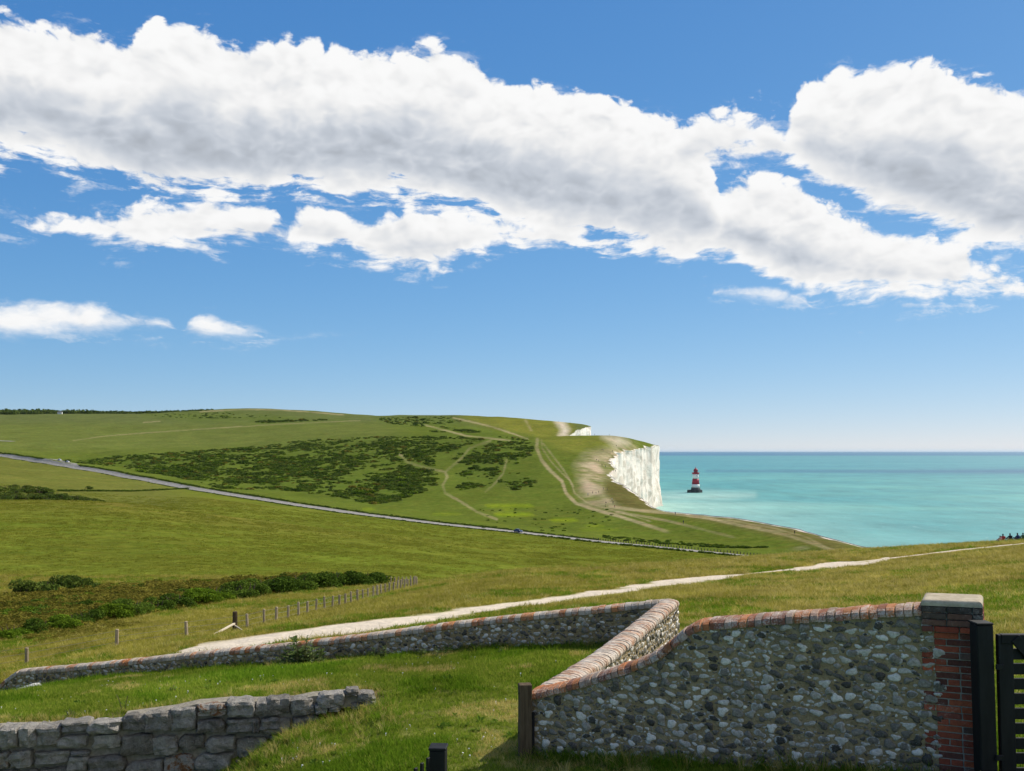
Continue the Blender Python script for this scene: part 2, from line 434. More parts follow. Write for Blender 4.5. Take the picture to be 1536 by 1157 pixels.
# coast line: X of the cliff edge for every distance
CO = np.array([(0, 190), (60, 175), (110, 150), (170, 132), (240, 128), (290, 131), (330, 133), (347, 133), (365, 128), (385, 124), (422, 106), (490, 85), (540, 83), (575, 86), (620, 86), (660, 83), (700, 80), (730, 80), (780, 90), (815, 92), (850, 96), (900, 105), (950, 119), (1010, 139), (1080, 160), (1140, 180), (1190, 195), (1212, 199), (1240, 190), (1280, 150), (1340, 100), (1420, 85), (1500, 88), (1560, 97), (1620, 114), (1690, 134), (1760, 152), (1810, 160), (1840, 160), (1900, 130), (2000, 60), (2900, -300)])
def coast(Y):
    Y = np.asarray(Y, float)
    x = np.interp(Y, CO[:, 0], CO[:, 1])
    a = np.clip((Y - 250) / 200, 0, 1)
    return x + a * (2.2 * vnoise(Y / 19, 0 * Y, 5) + 1.2 * vnoise(Y / 7, 0 * Y + 3, 6)) + (1 - a) * 1.0 * vnoise(Y / 14, 0 * Y, 7)

def rows():
    seg = [(0.4, 7.5, 22), (7.5, 12.3, 90), (12.3, 14.3, 60), (14.3, 30, 130), (30, 112, 190), (112, 480, 170), (480, 1260, 250), (1260, 2400, 90), (2400, 2900, 6)]
    r = [np.geomspace(a, b, n, endpoint=False) for a, b, n in seg]
    return np.append(np.concatenate(r), 2900.0)
RY = rows(); NC = 740
sN = np.linspace(0, 1, NC)
uc = np.minimum(CX + F * coast(RY) / RY, 2500.0)
U = np.empty((len(RY), NC))
for j in range(len(RY)):
    e = uc[j]
    if e > 1700: U[j] = np.interp(sN, [0, 0.07, 0.93, 1], [-1250, -80, 1620, e])
    else: U[j] = np.interp(sN, [0, 0.07, 1], [-1250, -80, e])
YY = np.repeat(RY[:, None], NC, 1)
XX = (U - CX) / F * YY
ZZ = ground(XX, YY)
PY = HY - (ZZ - H) * F / YY

# ------------------------------------------------------------------ ground colours (real surface colours by area)
def seg_d(u, p, line):
    best = np.full(u.shape, 1e9)
    for (x0, y0), (x1, y1) in zip(line[:-1], line[1:]):
        dx, dy = x1 - x0, y1 - y0
        q = np.clip(((u - x0) * dx + (p - y0) * dy) / (dx * dx + dy * dy + 1e-9), 0, 1)
        best = np.minimum(best, np.hypot(u - x0 - q * dx, p - y0 - q * dy))
    return best
def inside(u, p, poly):
    c = np.zeros(u.shape, bool)
    n = len(poly)
    for i in range(n):
        x0, y0 = poly[i]; x1, y1 = poly[(i + 1) % n]
        if y0 == y1: continue
        cross = ((y0 > p) != (y1 > p)) & (u < (x1 - x0) * (p - y0) / (y1 - y0) + x0)
        c ^= cross
    return c
def area(u, p, poly, soft):
    d = seg_d(u, p, poly + [poly[0]])
    d = np.where(inside(u, p, poly), d, -d)
    return np.clip(d / soft * 0.5 + 0.5, 0, 1)
def sst(x, a, b):
    q = np.clip((x - a) / (b - a), 0, 1)
    return q * q * (3 - 2 * q)

SCRUB = [
    [(105, 693), (180, 684), (300, 676), (400, 669), (450, 662), (560, 656), (655, 656), (650, 700), (655, 730), (600, 752), (560, 757), (450, 738), (330, 733), (260, 716), (180, 704)],
    [(655, 656), (770, 656), (805, 664), (790, 690), (752, 705), (735, 730), (690, 736), (682, 715), (690, 690), (660, 690)],
    [(742, 722), (762, 710), (800, 711), (812, 728), (772, 736)],
    [(560, 627), (680, 625), (700, 633), (640, 641), (580, 636)],
    [(655, 640), (760, 652), (800, 656), (700, 656), (640, 650)],
    [(380, 633), (480, 630), (520, 632), (400, 638)],
    [(215, 622), (330, 618), (440, 628), (300, 633)],
]
TRACKS = [  # polyline in photo pixels, half width, strength
    ([(806, 659), (805, 672), (812, 690), (825, 706), (843, 722), (849, 740), (864, 755), (890, 764), (930, 775), (965, 786), (1000, 798)], 2.6, 0.85),
    ([(812, 660), (813, 672), (826, 692), (843, 710), (856, 722), (862, 740), (880, 754), (920, 766), (975, 782)], 1.2, 0.5),
    ([(815, 666), (826, 680), (846, 706), (860, 730)], 1.5, 0.5),
    ([(915, 760), (960, 766), (1010, 770), (1060, 777), (1110, 788), (1170, 800), (1215, 814), (1250, 826)], 2.6, 0.9),
    ([(925, 768), (1000, 781), (1060, 796), (1100, 806)], 2.0, 0.6),
    ([(1090, 780), (1160, 792), (1210, 806), (1245, 824)], 1.6, 0.7),
    ([(600, 682), (612, 694), (640, 702), (668, 708), (671, 716), (664, 728), (668, 740), (690, 752), (715, 768), (745, 779)], 2.0, 0.55),
    ([(670, 706), (690, 690), (705, 672), (735, 662)], 2.0, 0.35),
    ([(760, 690), (755, 710), (740, 728), (728, 738)], 1.6, 0.35),
    ([(638, 638), (665, 645), (700, 654), (765, 661)], 1.3, 0.7),
    ([(680, 627), (712, 634), (740, 641), (770, 651), (792, 659)], 1.3, 0.7),
    ([(788, 630), (797, 646)], 1.6, 0.6),
    ([(110, 661), (160, 654), (240, 648), (330, 642), (430, 636), (540, 631)], 0.9, 0.35),
    ([(300, 617.5), (370, 614.5), (420, 615), (515, 622.5)], 1.0, 0.6),
    ([(215, 634), (240, 632)], 0.8, 0.5),
    ([(60, 720), (200, 722), (270, 726)], 1.5, 0.25),
]
def colour_ground():
    u, p, y, x = U, PY, YY, XX
    C = np.zeros(u.shape + (3,))
    def lay(c, w):
        nonlocal C
        C = C * (1 - w[..., None]) + np.array(c) * w[..., None]
    n1 = vnoise(x / 6, y / 6, 11); n2 = vnoise(x / 40, y / 40, 12); n3 = vnoise(x / 1.5, y / 1.5, 13)
    C[:] = (0.12, 0.16, 0.018)                                   # lawn
    wy = wall_y(u)
    lawn_dry = sst(n1 + 0.6 * n3, 0.3, 1.0) * (y < wy)
    lay((0.23, 0.20, 0.075), lawn_dry * 0.6)
    beyond = sst(y - wy, 0.0, 0.6)
    lay((0.19, 0.19, 0.03), beyond)                              # slope past the wall
    lay((0.27, 0.22, 0.045), beyond * sst(u + 200 * n1, 780, 1250) * 0.8)   # dry grass on the right
    lay((0.14, 0.16, 0.02), beyond * sst(n1 + 0.5 * n3, 0.2, 0.9) * 0.7)
    big = sst(y, 88, 128) * (u < 1400)
    lay((0.118, 0.138, 0.018), big)                                 # the big field
    lay((0.145, 0.128, 0.026), big * sst(y, 215, 300) * (1 - sst(u, 100, 900)) * (y < 312) * 0.8)
    lay((0.14, 0.125, 0.026), big * sst(p, 780, 748) * (y < 500) * (y > 320) * sst(u, 200, 330) * 0.5)
    lay((0.10, 0.132, 0.014), big * sst(n2 + 0.4 * n1, 0.0, 0.8) * 0.5)
    far = sst(y, 318, 345) * (1 - sst(u, 220, 330)) + 0
    lay((0.118, 0.127, 0.026), far)                                  # left mid fields
    road_y = np.interp(u, [r[0] for r in ROAD], [r[2] for r in ROAD])
    hill = sst(y - road_y, 2, 12)
    lay((0.098, 0.126, 0.019), hill)
    lay((0.114, 0.136, 0.030), hill * sst(p, 690, 665) * (1 - sst(u, 560, 640)))          # pale upper fields
    lay((0.105, 0.125, 0.036), hill * sst(y, 1450, 1750))
    lay((0.15, 0.155, 0.024), hill * area(u, p, [(690, 624), (790, 624), (860, 632), (862, 654), (805, 657), (760, 648), (700, 630)], 6))
    lay((0.15, 0.158, 0.026), hill * area(u, p, [(815, 657), (905, 652), (930, 660), (915, 668), (880, 672), (850, 680), (825, 668)], 8))
    for poly in SCRUB:
        lay((0.085, 0.118, 0.018), hill * area(u, p, poly, 8) * (0.75 + 0.25 * n2))
    # worn chalky ground along the cliff top
    w = hill * area(u, p, [(880, 683), (915, 676), (930, 672), (950, 671), (925, 690), (912, 695), (917, 706), (925, 706), (915, 718), (905, 727), (908, 738), (920, 752), (930, 762), (900, 758), (880, 752), (868, 735), (872, 715), (866, 700)], 12)
    lay((0.40, 0.32, 0.20), w * np.clip(0.72 + 0.5 * vnoise(x / 9, y / 30, 17) + 0.3 * n1, 0.15, 1))
    w = hill * area(u, p, [(905, 655), (930, 655), (942, 665), (925, 668)], 8) * (y > 900)
    lay((0.52, 0.45, 0.33), w * 0.9)
    w = hill * area(u, p, [(833, 632), (846, 632), (854, 645), (850, 656), (838, 654), (842, 645)], 5) * (y > 1400)
    lay((0.55, 0.47, 0.35), w * 0.95)
    # grassy tongues on the cliff shoulder
    lay((0.11, 0.10, 0.03), hill * area(u, p, [(908, 722), (925, 718), (960, 734), (978, 752), (988, 770), (950, 766), (925, 756), (908, 740)], 5))
    lay((0.10, 0.095, 0.028), hill * area(u, p, [(912, 692), (920, 684), (930, 690), (938, 700), (925, 704), (914, 700)], 3))
    lay((0.125, 0.105, 0.035), hill * area(u, p, [(990, 770), (1100, 779), (1200, 797), (1290, 824), (1250, 828), (1170, 806), (1080, 785)], 5) * 0.8)
    lay((0.36, 0.30, 0.20), hill * area(u, p, [(1120, 796), (1180, 800), (1250, 828), (1190, 826)], 8) * sst(n1 + n2, -0.3, 0.5) * 0.7)
    for a, b, c, d, s in [(728, 757, 800, 761, 0.8), (742, 770, 800, 774, 0.9), (825, 779, 866, 782, 1.0), (755, 763, 770, 766, 0.8), (880, 788, 905, 790, 0.6), (545, 763, 562, 765, 0.7), (870, 794, 930, 796, 0.4), (650, 770, 690, 772, 0.5)]:
        lay((0.19, 0.25, 0.012), hill * area(u, p, [(a, b + 1), (a + 8, b), (c - 6, b), (c, d - 1), (c - 9, d), (a + 5, d)], 3) * s)
    for ln, hw, s in TRACKS:
        dd = seg_d(u, p, ln)
        lay((0.32, 0.265, 0.14), hill * (1 - sst(dd + 0.5 * n1, hw * 0.45, hw * 1.35)) * s * np.clip(0.85 + 0.5 * n2, 0.3, 1))
    edge = coast(y) - x
    lay((0.72, 0.66, 0.56), hill * (1 - sst(edge + 1.2 * n1 + 0.8 * n3, 1.2, 2.6)) * sst(y, 325, 345) * (y < 1300) * 0.9)
    lay((0.17, 0.13, 0.075), hill * (1 - sst(edge + 3 * n1, 4, 9)) * sst(edge, 2.4, 4) * sst(y, 330, 350) * (1 - sst(y, 440, 500)) * 0.6)
    # chalk path on the near slope
    pl = [(a, b) for a, b, c in PATH if -300 < a]
    dd = np.abs(p - np.interp(u, [q[0] for q in PATH], [q[1] for q in PATH]))
    hw = np.interp(u, HWU, HWV)
    near = (y > wy + 0.3) & (y < 112)
    rag = (0.35 * n3 + 0.3 * n1) * np.interp(u, [700, 1200], [1.0, 1.8])
    chalk = (1 - sst(dd / np.maximum(hw, 0.05) + rag, 0.75, 1.1)) * near
    lay((0.34, 0.285, 0.15), (1 - sst(dd / np.maximum(hw, 0.05) + rag, 1.0, 2.2)) * near * 0.7)
    l2 = [(1130, 882), (1180, 868), (1250, 856), (1290, 848), (1340, 836)]
    d2 = seg_d(u, p, [(1240, 850), (1300, 846), (1332, 838)])
    chalk = np.maximum(chalk, (1 - sst(d2 / 3.2 + rag, 0.7, 1.2)) * near)
    lay((0.32, 0.27, 0.14), (1 - sst(seg_d(u, p, [(1000, 892), (1130, 880), (1190, 866), (1260, 856)]) / 3.5, 0.5, 1.4)) * near * 0.6)
    lay((0.62, 0.53, 0.41), chalk)
    # bare earth at the head of the retaining wall
    e = (1 - sst(seg_d(u, p, [(0, 1083), (150, 1078), (330, 1057), (460, 1042), (570, 1036)]), 2, 9)) * (y > 12.5) * (y < 15)
    lay((0.26, 0.19, 0.10), e * np.clip(0.5 + n3, 0, 1))
    return C, chalk
GC, GCHALK = colour_ground()

def grid_mesh(name, X, Y, Z):
    nr, nc = X.shape
    me = bpy.data.meshes.new(name)
    co = np.stack([X, Y, Z], -1).reshape(-1, 3)
    i = (np.arange(nr - 1)[:, None] * nc + np.arange(nc - 1)[None, :]).reshape(-1)
    q = np.stack([i, i + 1, i + nc + 1, i + nc], 1)
    me.vertices.add(len(co)); me.vertices.foreach_set('co', co.astype(np.float32).ravel())
    me.loops.add(q.size); me.loops.foreach_set('vertex_index', q.astype(np.int32).ravel())
    me.polygons.add(len(q)); me.polygons.foreach_set('loop_start', (np.arange(len(q)) * 4).astype(np.int32))
    me.polygons.foreach_set('use_smooth', np.ones(len(q), bool))
    me.update(calc_edges=True)
    return me
def vcol(me, name, rgb, alpha=None):
    a = me.color_attributes.new(name, 'FLOAT_COLOR', 'POINT')
    n = len(me.vertices)
    d = np.ones((n, 4), np.float32)
    d[:, :3] = np.asarray(rgb).reshape(-1, 3)
    if alpha is not None: d[:, 3] = np.asarray(alpha).ravel()
    a.data.foreach_set('color', d.ravel())

def structure(o, kind='structure'):
    o['kind'] = kind
    return o
def link(name, me, mat=None, parent=None, loc=None):
    o = bpy.data.objects.new(name, me)
    if mat is not None and me is not None and not me.materials: me.materials.append(mat)
    if parent is not None: o.parent = parent
    if loc is not None: o.location = loc
    col.objects.link(o)
    return o
def tag(o, label, cat, group=None):
    o['label'] = label; o['category'] = cat
    if group: o['group'] = group
    return o

def ground_material():
    m, t = material('turf')
    at_ = t.n('ShaderNodeVertexColor', layer_name='surface')
    geo = t.n('ShaderNodeNewGeometry')
    pos = geo.outputs['Position']
    py = t.n('ShaderNodeSeparateXYZ', {0: pos}).outputs[1]
    fine = t.noise(pos, 9.0, 3, 0.7)
    med = t.noise(pos, 0.9, 4, 0.68)
    st = t.noise(t.vmul(pos, (0.26, 0.3, 0.2)), 1.0, 5, 0.75)
    wide = t.noise(t.vmul(pos, (0.03, 0.022, 0.03)), 1.0, 3, 0.6)
    nearw = t.ss(py, 60, 20)
    midw = t.ss(py, 800, 150)
    v = t.add(t.add(t.mul(t.sub(fine, 0.5), t.mul(nearw, 1.6)), t.mul(t.sub(med, 0.5), t.mul(midw, 1.4))), t.add(t.mul(t.sub(st, 0.5), 1.9), t.mul(t.sub(wide, 0.5), 0.9)))
    k = t.m('POWER', 2.0, t.mul(v, 1.15))
    base = t.mix(1.0, at_.outputs[0], t.comb(k, k, k), 'MULTIPLY')
    # hue wander: straw / fresh green
    hue = t.noise(t.vmul(pos, (0.09, 0.16, 0.1)), 1.0, 3, 0.6, 0.4)
    base = t.mix(t.ss(hue, 0.45, 0.75, 0.0, 0.55), base, t.mix(1.0, base, (1.42, 1.12, 1.25), 'MULTIPLY'))
    base = t.mix(t.ss(hue, 0.5, 0.28, 0.0, 0.5), base, t.mix(1.0, base, (0.74, 0.92, 0.66), 'MULTIPLY'))
    chw = at_.outputs[1]
    ck = t.lin(t.noise(pos, 5.0, 3, 0.7), 0.3, 0.75, 1.12, 0.72)
    base = t.mix(chw, base, t.mix(1.0, at_.outputs[0], t.comb(ck, ck, ck), 'MULTIPLY'))
    h = t.noise(pos, 0.3, 5, 0.68)
    nb = t.bump(h, 0.75, 0.45)
    principled(t, base, 1.0, 0.0, nb)
    return m
M_TURF = ground_material()
me = grid_mesh('ground', XX, YY, ZZ)
vcol(me, 'surface', GC, GCHALK)
g_ob = structure(link('ground', me, M_TURF))

# ------------------------------------------------------------------ chalk cliff below the edge
def build_cliff():
    ys = np.concatenate([np.arange(120, 420, 3.0), np.arange(420, 1330, 1.25), np.arange(1330, 2000, 3.0)])
    xe = coast(ys)
    # top follows the sheet: same interpolation as its rows
    xr = np.interp(ys, RY, coast(RY)); zr = np.interp(ys, RY, ZZ[:, -1])
    NV = 40
    v = np.linspace(0, 1, NV)
    zb = -2.0
    Yg = np.repeat(ys[:, None], NV, 1); Vg = np.repeat(v[None, :], len(ys), 0)
    Zg = (zr + 0.35)[:, None] * (1 - Vg) + zb * Vg
    tx = np.gradient(xr, ys)
    nx = 1 / np.hypot(1, tx); ny = -tx * nx
    hgt = (zr - zb)[:, None]
    butt = 3.6 * np.abs(vnoise(Yg / 52 + 0.012 * Zg, Zg / 70, 21)) + 1.0 * np.abs(vnoise(Yg / 23 + 0.03 * Zg, Zg / 26, 22)) + 0.45 * vnoise(Yg / 11.0 + 0.1 * Zg, Zg / 8, 23) + 0.3 * vnoise(Yg / 5, Zg / 3, 24)
    out = (Vg ** 1.3) * hgt * 0.03 + np.clip(Vg * 14, 0, 1) * (butt - 1.6)
    out = out + np.clip((Vg - 0.93) / 0.07, 0, 1) ** 2 * 3.0
    Xg = xr[:, None] - 0.25 + nx[:, None] * out
    Yo = Yg + ny[:, None] * out
    me = grid_mesh('cliff', Xg[:, ::-1], Yo[:, ::-1], Zg[:, ::-1])
    m, t = material('chalk')
    geo = t.n('ShaderNodeNewGeometry')
    pos = geo.outputs['Position']
    streak = t.noise(t.vmul(pos, (0.05, 0.05, 0.026)), 1.0, 7, 0.68, 1.2)
    band = t.noise(t.vmul(pos, (0.01, 0.01, 0.42)), 1.0, 4, 0.6)
    bl = t.noise(t.vmul(pos, (0.04, 0.04, 0.07)), 1.0, 6, 0.65, 0.6)
    c = t.ramp(streak, [(0.32, (0.56, 0.48, 0.40)), (0.44, (0.84, 0.735, 0.635)), (0.58, (0.93, 0.82, 0.715))])
    c = t.mix(t.ss(band, 0.54, 0.68, 0.0, 0.5), c, (0.66, 0.57, 0.48))
    c = t.mix(t.ss(bl, 0.45, 0.58, 0.0, 0.85), c, (0.60, 0.505, 0.41))
    zz = t.n('ShaderNodeSeparateXYZ', {0: pos}).outputs[2]
    c = t.mix(t.ss(t.add(zz, t.mul(bl, 10.0)), 12.0, 4.0, 0.0, 0.8), c, (0.36, 0.36, 0.30))
    h = t.add(t.noise(t.vmul(pos, (0.2, 0.2, 0.12)), 1.0, 6, 0.68), t.mul(t.noise(pos, 1.2, 4, 0.6), 0.3))
    principled(t, c, 0.9, 0.1, t.bump(h, 0.5, 1.0))
    return structure(link('chalk_cliff', me, m))
build_cliff()

# ------------------------------------------------------------------ sea
def build_sea():
    # polar sheet: columns over bearing, rows over distance
    ry = np.concatenate([np.array([-4000.0, -500.0, 60.0]), np.geomspace(160, 4000, 150), np.geomspace(4400, 150000, 60)])
    us = np.concatenate([[-9000, -4000, -1500, -300, 300], np.linspace(700, 1700, 170), [1900, 2300, 3000, 5000, 10000]])
    Ug, Yg = np.meshgrid(us, ry)
    Xg = (Ug - CX) / F * np.maximum(Yg, 900.0)
    Xg[3:] = ((Ug - CX) / F * Yg)[3:]
    Xg[:3] = np.linspace(-12000, 12000, len(us))[None, :]
    Xg[3:, 0] = -160000 * np.clip(Yg[3:, 0] / 20000, 0.1, 1); Xg[3:, -1] = 160000 * np.clip(Yg[3:, -1] / 20000, 0.1, 1)
    Zg = np.zeros_like(Xg)
    u = CX + F * Xg / np.maximum(Yg, 1); p = HY + H * F / np.maximum(Yg, 1)
    shore = Xg - coast(np.clip(Yg, 0, 2800))
    sh = np.clip(1 - (shore - 10) / 330, 0, 1) ** 1.4 * sst(Yg, 200, 420) * (1 - sst(Yg, 1560, 1750))
    # a chalky plume below the lighthouse rocks
    pl = area(u, p, [(985, 742), (1060, 740), (1130, 743), (1090, 748), (985, 752)], 9) * 0.95
    pl2 = area(u, p, [(985, 752), (1060, 754), (1150, 775), (1200, 790), (1090, 785), (985, 770)], 22) * 0.55
    pale = np.clip(np.maximum(np.maximum(sh * 0.75, pl), pl2), 0, 1)
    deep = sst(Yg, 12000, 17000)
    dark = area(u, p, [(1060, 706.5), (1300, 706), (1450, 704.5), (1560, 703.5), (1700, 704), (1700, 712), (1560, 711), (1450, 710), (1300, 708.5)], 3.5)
    me = grid_mesh('sea', Xg, Yg, Zg)
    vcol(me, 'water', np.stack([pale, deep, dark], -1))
    m, t = material('sea_water')
    a = t.n('ShaderNodeVertexColor', layer_name='water')
    sp = t.n('ShaderNodeSeparateColor', {0: a.outputs[0]})
    pos = t.n('ShaderNodeNewGeometry').outputs['Position']
    yy = t.n('ShaderNodeSeparateXYZ', {0: pos}).outputs[1]
    pat = t.noise(t.vmul(pos, (1 / 800, 1 / 420, 1)), 1.0, 6, 0.6, 0.6)
    pat2 = t.noise(t.vmul(pos, (1 / 120, 1 / 60, 1)), 1.0, 6, 0.65, 0.4)
    c = t.mix(t.ss(pat, 0.36, 0.66), (0.048, 0.235, 0.235), (0.105, 0.335, 0.290))
    c = t.mix(t.ss(pat2, 0.42, 0.7, 0, 0.5), c, (0.08, 0.31, 0.31))
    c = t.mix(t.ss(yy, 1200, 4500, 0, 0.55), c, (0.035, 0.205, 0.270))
    c = t.mix(t.mul(sp.outputs[0], t.lin(pat2, 0.3, 0.7, 0.7, 1.1)), c, (0.36, 0.52, 0.43))
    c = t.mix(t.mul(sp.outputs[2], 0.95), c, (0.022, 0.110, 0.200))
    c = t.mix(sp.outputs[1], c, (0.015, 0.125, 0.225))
    rip = t.noise(t.vmul(pos, (1 / 45, 1 / 120, 1)), 1.0, 6, 0.72)
    rk = t.lin(rip, 0.25, 0.75, 0.74, 1.26)
    c = t.mix(1.0, c, t.comb(rk, rk, rk), 'MULTIPLY')
    cap = t.noise(t.vmul(pos, (1 / 9, 1 / 5.5, 1)), 1.0, 5, 0.7)
    cap2 = t.noise(t.vmul(pos, (1 / 22, 1 / 110, 1)), 1.0, 4, 0.7)
    capw = t.mul(t.ss(cap, 0.63, 0.71), t.ss(yy, 2500, 900))
    capw = t.mx(capw, t.mul(t.ss(cap2, 0.66, 0.74), 0.8))
    c = t.mix(t.mul(capw, 0.55), c, (0.62, 0.72, 0.72))
    h = t.add(t.noise(t.vmul(pos, (1 / 14, 1 / 7, 1)), 1.0, 6, 0.62), t.mul(t.noise(t.vmul(pos, (1 / 90, 1 / 45, 1)), 1.0, 3, 0.6), 2.5))
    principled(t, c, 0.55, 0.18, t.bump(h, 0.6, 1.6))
    return structure(link('sea', me, m))
build_sea()

# ------------------------------------------------------------------ shape helpers
def bm_mesh(name, bm, smooth=False):
    me = bpy.data.meshes.new(name)
    bm.normal_update()
    bm.to_mesh(me); bm.free()
    if smooth: me.polygons.foreach_set('use_smooth', np.ones(len(me.polygons), bool))
    return me
def add_box(bm, sx, sy, sz, c=(0, 0, 0), rot=None, bev=0.0):
    r = bmesh.ops.create_cube(bm, size=1.0)
    vs = r['verts']
    m = Matrix.Diagonal((sx, sy, sz, 1))
    if rot is not None: m = rot.to_4x4() @ m
    m = Matrix.Translation(c) @ m
    bmesh.ops.transform(bm, matrix=m, verts=vs)
    if bev > 0:
        es = list({e for v in vs for e in v.link_edges})
        bmesh.ops.bevel(bm, geom=es, offset=bev, segments=1, affect='EDGES', profile=0.5)
def box_mesh(name, sx, sy, sz, c=(0, 0, 0), bev=0.0, jit=0.0, rot=None):
    bm = bmesh.new()
    add_box(bm, sx, sy, sz, c, rot, bev)
    if jit:
        for v in bm.verts: v.co += Vector([random.uniform(-jit, jit) for _ in range(3)])
    return bm_mesh(name, bm)
def lathe_mesh(name, prof, n=24, smooth=True):
    bm = bmesh.new()
    rings = []
    for r, z in prof:
        rings.append([bm.verts.new((r * math.cos(2 * math.pi * i / n), r * math.sin(2 * math.pi * i / n), z)) for i in range(n)])
    for a, b in zip(rings[:-1], rings[1:]):
        for i in range(n): bm.faces.new((a[i], a[(i + 1) % n], b[(i + 1) % n], b[i]))
    bm.faces.new(rings[-1]); bm.faces.new(rings[0][::-1])
    return bm_mesh(name, bm, smooth)
def py_mesh(name, verts, faces, smooth=False):
    me = bpy.data.meshes.new(name)
    me.from_pydata([tuple(v) for v in verts], [], faces)
    me.update()
    if smooth: me.polygons.foreach_set('use_smooth', np.ones(len(me.polygons), bool))
    return me
def empty(name, loc, rz=0.0):
    o = bpy.data.objects.new(name, None)
    o.empty_display_size = 0.2
    o.location = loc; o.rotation_euler = (0, 0, rz)
    col.objects.link(o)
    return o
def child(name, me, parent, mat=None, loc=(0, 0, 0), rot=None, scale=None):
    if mat is not None and not me.materials: me.materials.append(mat)
    o = bpy.data.objects.new(name, me)
    o.parent = parent
    o.location = loc
    if rot is not None:
        if isinstance(rot, Matrix): o.rotation_euler = rot.to_euler()
        else: o.rotation_euler = rot
    if scale is not None: o.scale = scale
    col.objects.link(o)
    return o

# ------------------------------------------------------------------ masonry materials
def obj_pos(t): return t.n('ShaderNodeTexCoord').outputs['Object']
def rnd(t): return t.n('ShaderNodeObjectInfo').outputs['Random']
def world_pos(t): return t.n('ShaderNodeNewGeometry').outputs['Position']

def mk_mortar():
    m, t = material('flint_wall_mortar')
    p = world_pos(t)
    a = t.noise(p, 14, 5, 0.7); b = t.noise(p, 2.2, 4, 0.6); g = t.noise(p, 90, 3, 0.7)
    c = t.ramp(a, [(0.25, (0.23, 0.165, 0.078)), (0.5, (0.35, 0.265, 0.14)), (0.8, (0.46, 0.375, 0.225))])
    c = t.mix(t.ss(b, 0.5, 0.75, 0, 0.6), c, (0.17, 0.15, 0.10))
    c = t.mix(t.ss(g, 0.62, 0.75, 0, 0.35), c, (0.42, 0.38, 0.3))
    principled(t, c, 0.95, 0.1, t.bump(t.add(t.noise(p, 30, 5, 0.7), t.mul(a, 1.5)), 0.9, 0.03))
    return m
def mk_flint():
    m, t = material('flint')
    at_ = t.n('ShaderNodeVertexColor', layer_name='flint')
    sp = t.n('ShaderNodeSeparateColor', {0: at_.outputs[0]})
    r, tone, b = sp.outputs
    p = world_pos(t)
    n = t.noise(p, 45, 4, 0.65, 0.6); n2 = t.noise(p, 130, 3, 0.6)
    core = t.ramp(t.add(tone, t.mul(t.sub(n, 0.5), 0.9)), [(0.0, (0.04, 0.033, 0.025)), (0.28, (0.15, 0.128, 0.098)), (0.5, (0.275, 0.24, 0.19)), (0.72, (0.47, 0.425, 0.35)), (0.95, (0.76, 0.70, 0.60))])
    rim = t.mul(t.ss(t.add(r, t.mul(t.sub(n, 0.5), 1.1)), 0.66, 0.82), t.ss(b, 0.45, 0.55))
    c = t.mix(t.mul(rim, 0.8), core, (0.50, 0.48, 0.43))
    c = t.mix(t.ss(n2, 0.62, 0.7, 0, 0.5), c, (0.55, 0.53, 0.48))
    c = t.mix(t.ss(r, 0.93, 1.05, 0, 0.8), c, (0.13, 0.105, 0.065))
    principled(t, c, t.lin(rim, 0, 1, 0.38, 0.8), 0.35, t.bump(t.add(n, t.mul(n2, 0.4)), 0.5, 0.012))
    return m
def mk_brick(name, stops, lichen, lcol=(0.50, 0.45, 0.38), lth=0.52):
    m, t = material(name)
    p = world_pos(t); r = rnd(t)
    c = t.ramp(r, stops, 'CONSTANT')
    c2 = t.ramp(t.m('FRACT', t.mul(r, 7.13)), [(0, (0.75, 0.75, 0.75)), (1, (1.25, 1.2, 1.15))])
    c = t.mix(1.0, c, c2, 'MULTIPLY')
    n = t.noise(p, 20, 5, 0.7); f = t.noise(p, 75, 4, 0.7); w = t.noise(p, 5, 4, 0.65)
    c = t.mix(t.ss(n, 0.3, 0.7, 0.55, 0.0), c, t.mix(1.0, c, (0.45, 0.42, 0.42), 'MULTIPLY'))
    lw = t.ss(t.add(t.mul(f, 0.5), t.mul(w, 0.6)), lth, lth + 0.12)
    c = t.mix(t.mul(lw, lichen), c, lcol)
    c = t.mix(t.ss(f, 0.66, 0.72, 0, 0.5), c, (0.05, 0.045, 0.04))
    principled(t, c, 0.88, 0.15, t.bump(t.add(n, t.mul(f, 0.6)), 0.7, 0.012))
    return m
def mk_plain(name, c1, c2, scale=8, rough=0.8, spec=0.2, bump=0.4, bd=0.01, stretch=(1, 1, 1)):
    m, t = material(name)
    p = t.vmul(obj_pos(t), stretch)
    n = t.noise(p, scale, 5, 0.65)
    c = t.mix(t.ss(n, 0.3, 0.7), c1, c2)
    r = rnd(t)
    k = t.lin(r, 0, 1, 0.82, 1.15)
    c = t.mix(1.0, c, t.comb(k, k, k), 'MULTIPLY')
    principled(t, c, rough, spec, t.bump(n, bump, bd))
    return m
M_MORTAR = mk_mortar(); M_FLINT = mk_flint()
M_COPE = mk_brick('coping_brick', [(0, (0.34, 0.14, 0.075)), (0.2, (0.42, 0.17, 0.07)), (0.38, (0.27, 0.125, 0.08)), (0.55, (0.36, 0.24, 0.17)), (0.7, (0.46, 0.20, 0.085)), (0.85, (0.40, 0.30, 0.23))], 0.7, (0.56, 0.50, 0.42), 0.53)
M_COPEPALE = mk_brick('pale_coping_brick', [(0, (0.50, 0.35, 0.245)), (0.25, (0.46, 0.27, 0.17)), (0.45, (0.52, 0.41, 0.31)), (0.65, (0.43, 0.24, 0.15)), (0.8, (0.52, 0.43, 0.33))], 0.7, (0.58, 0.52, 0.44), 0.50)
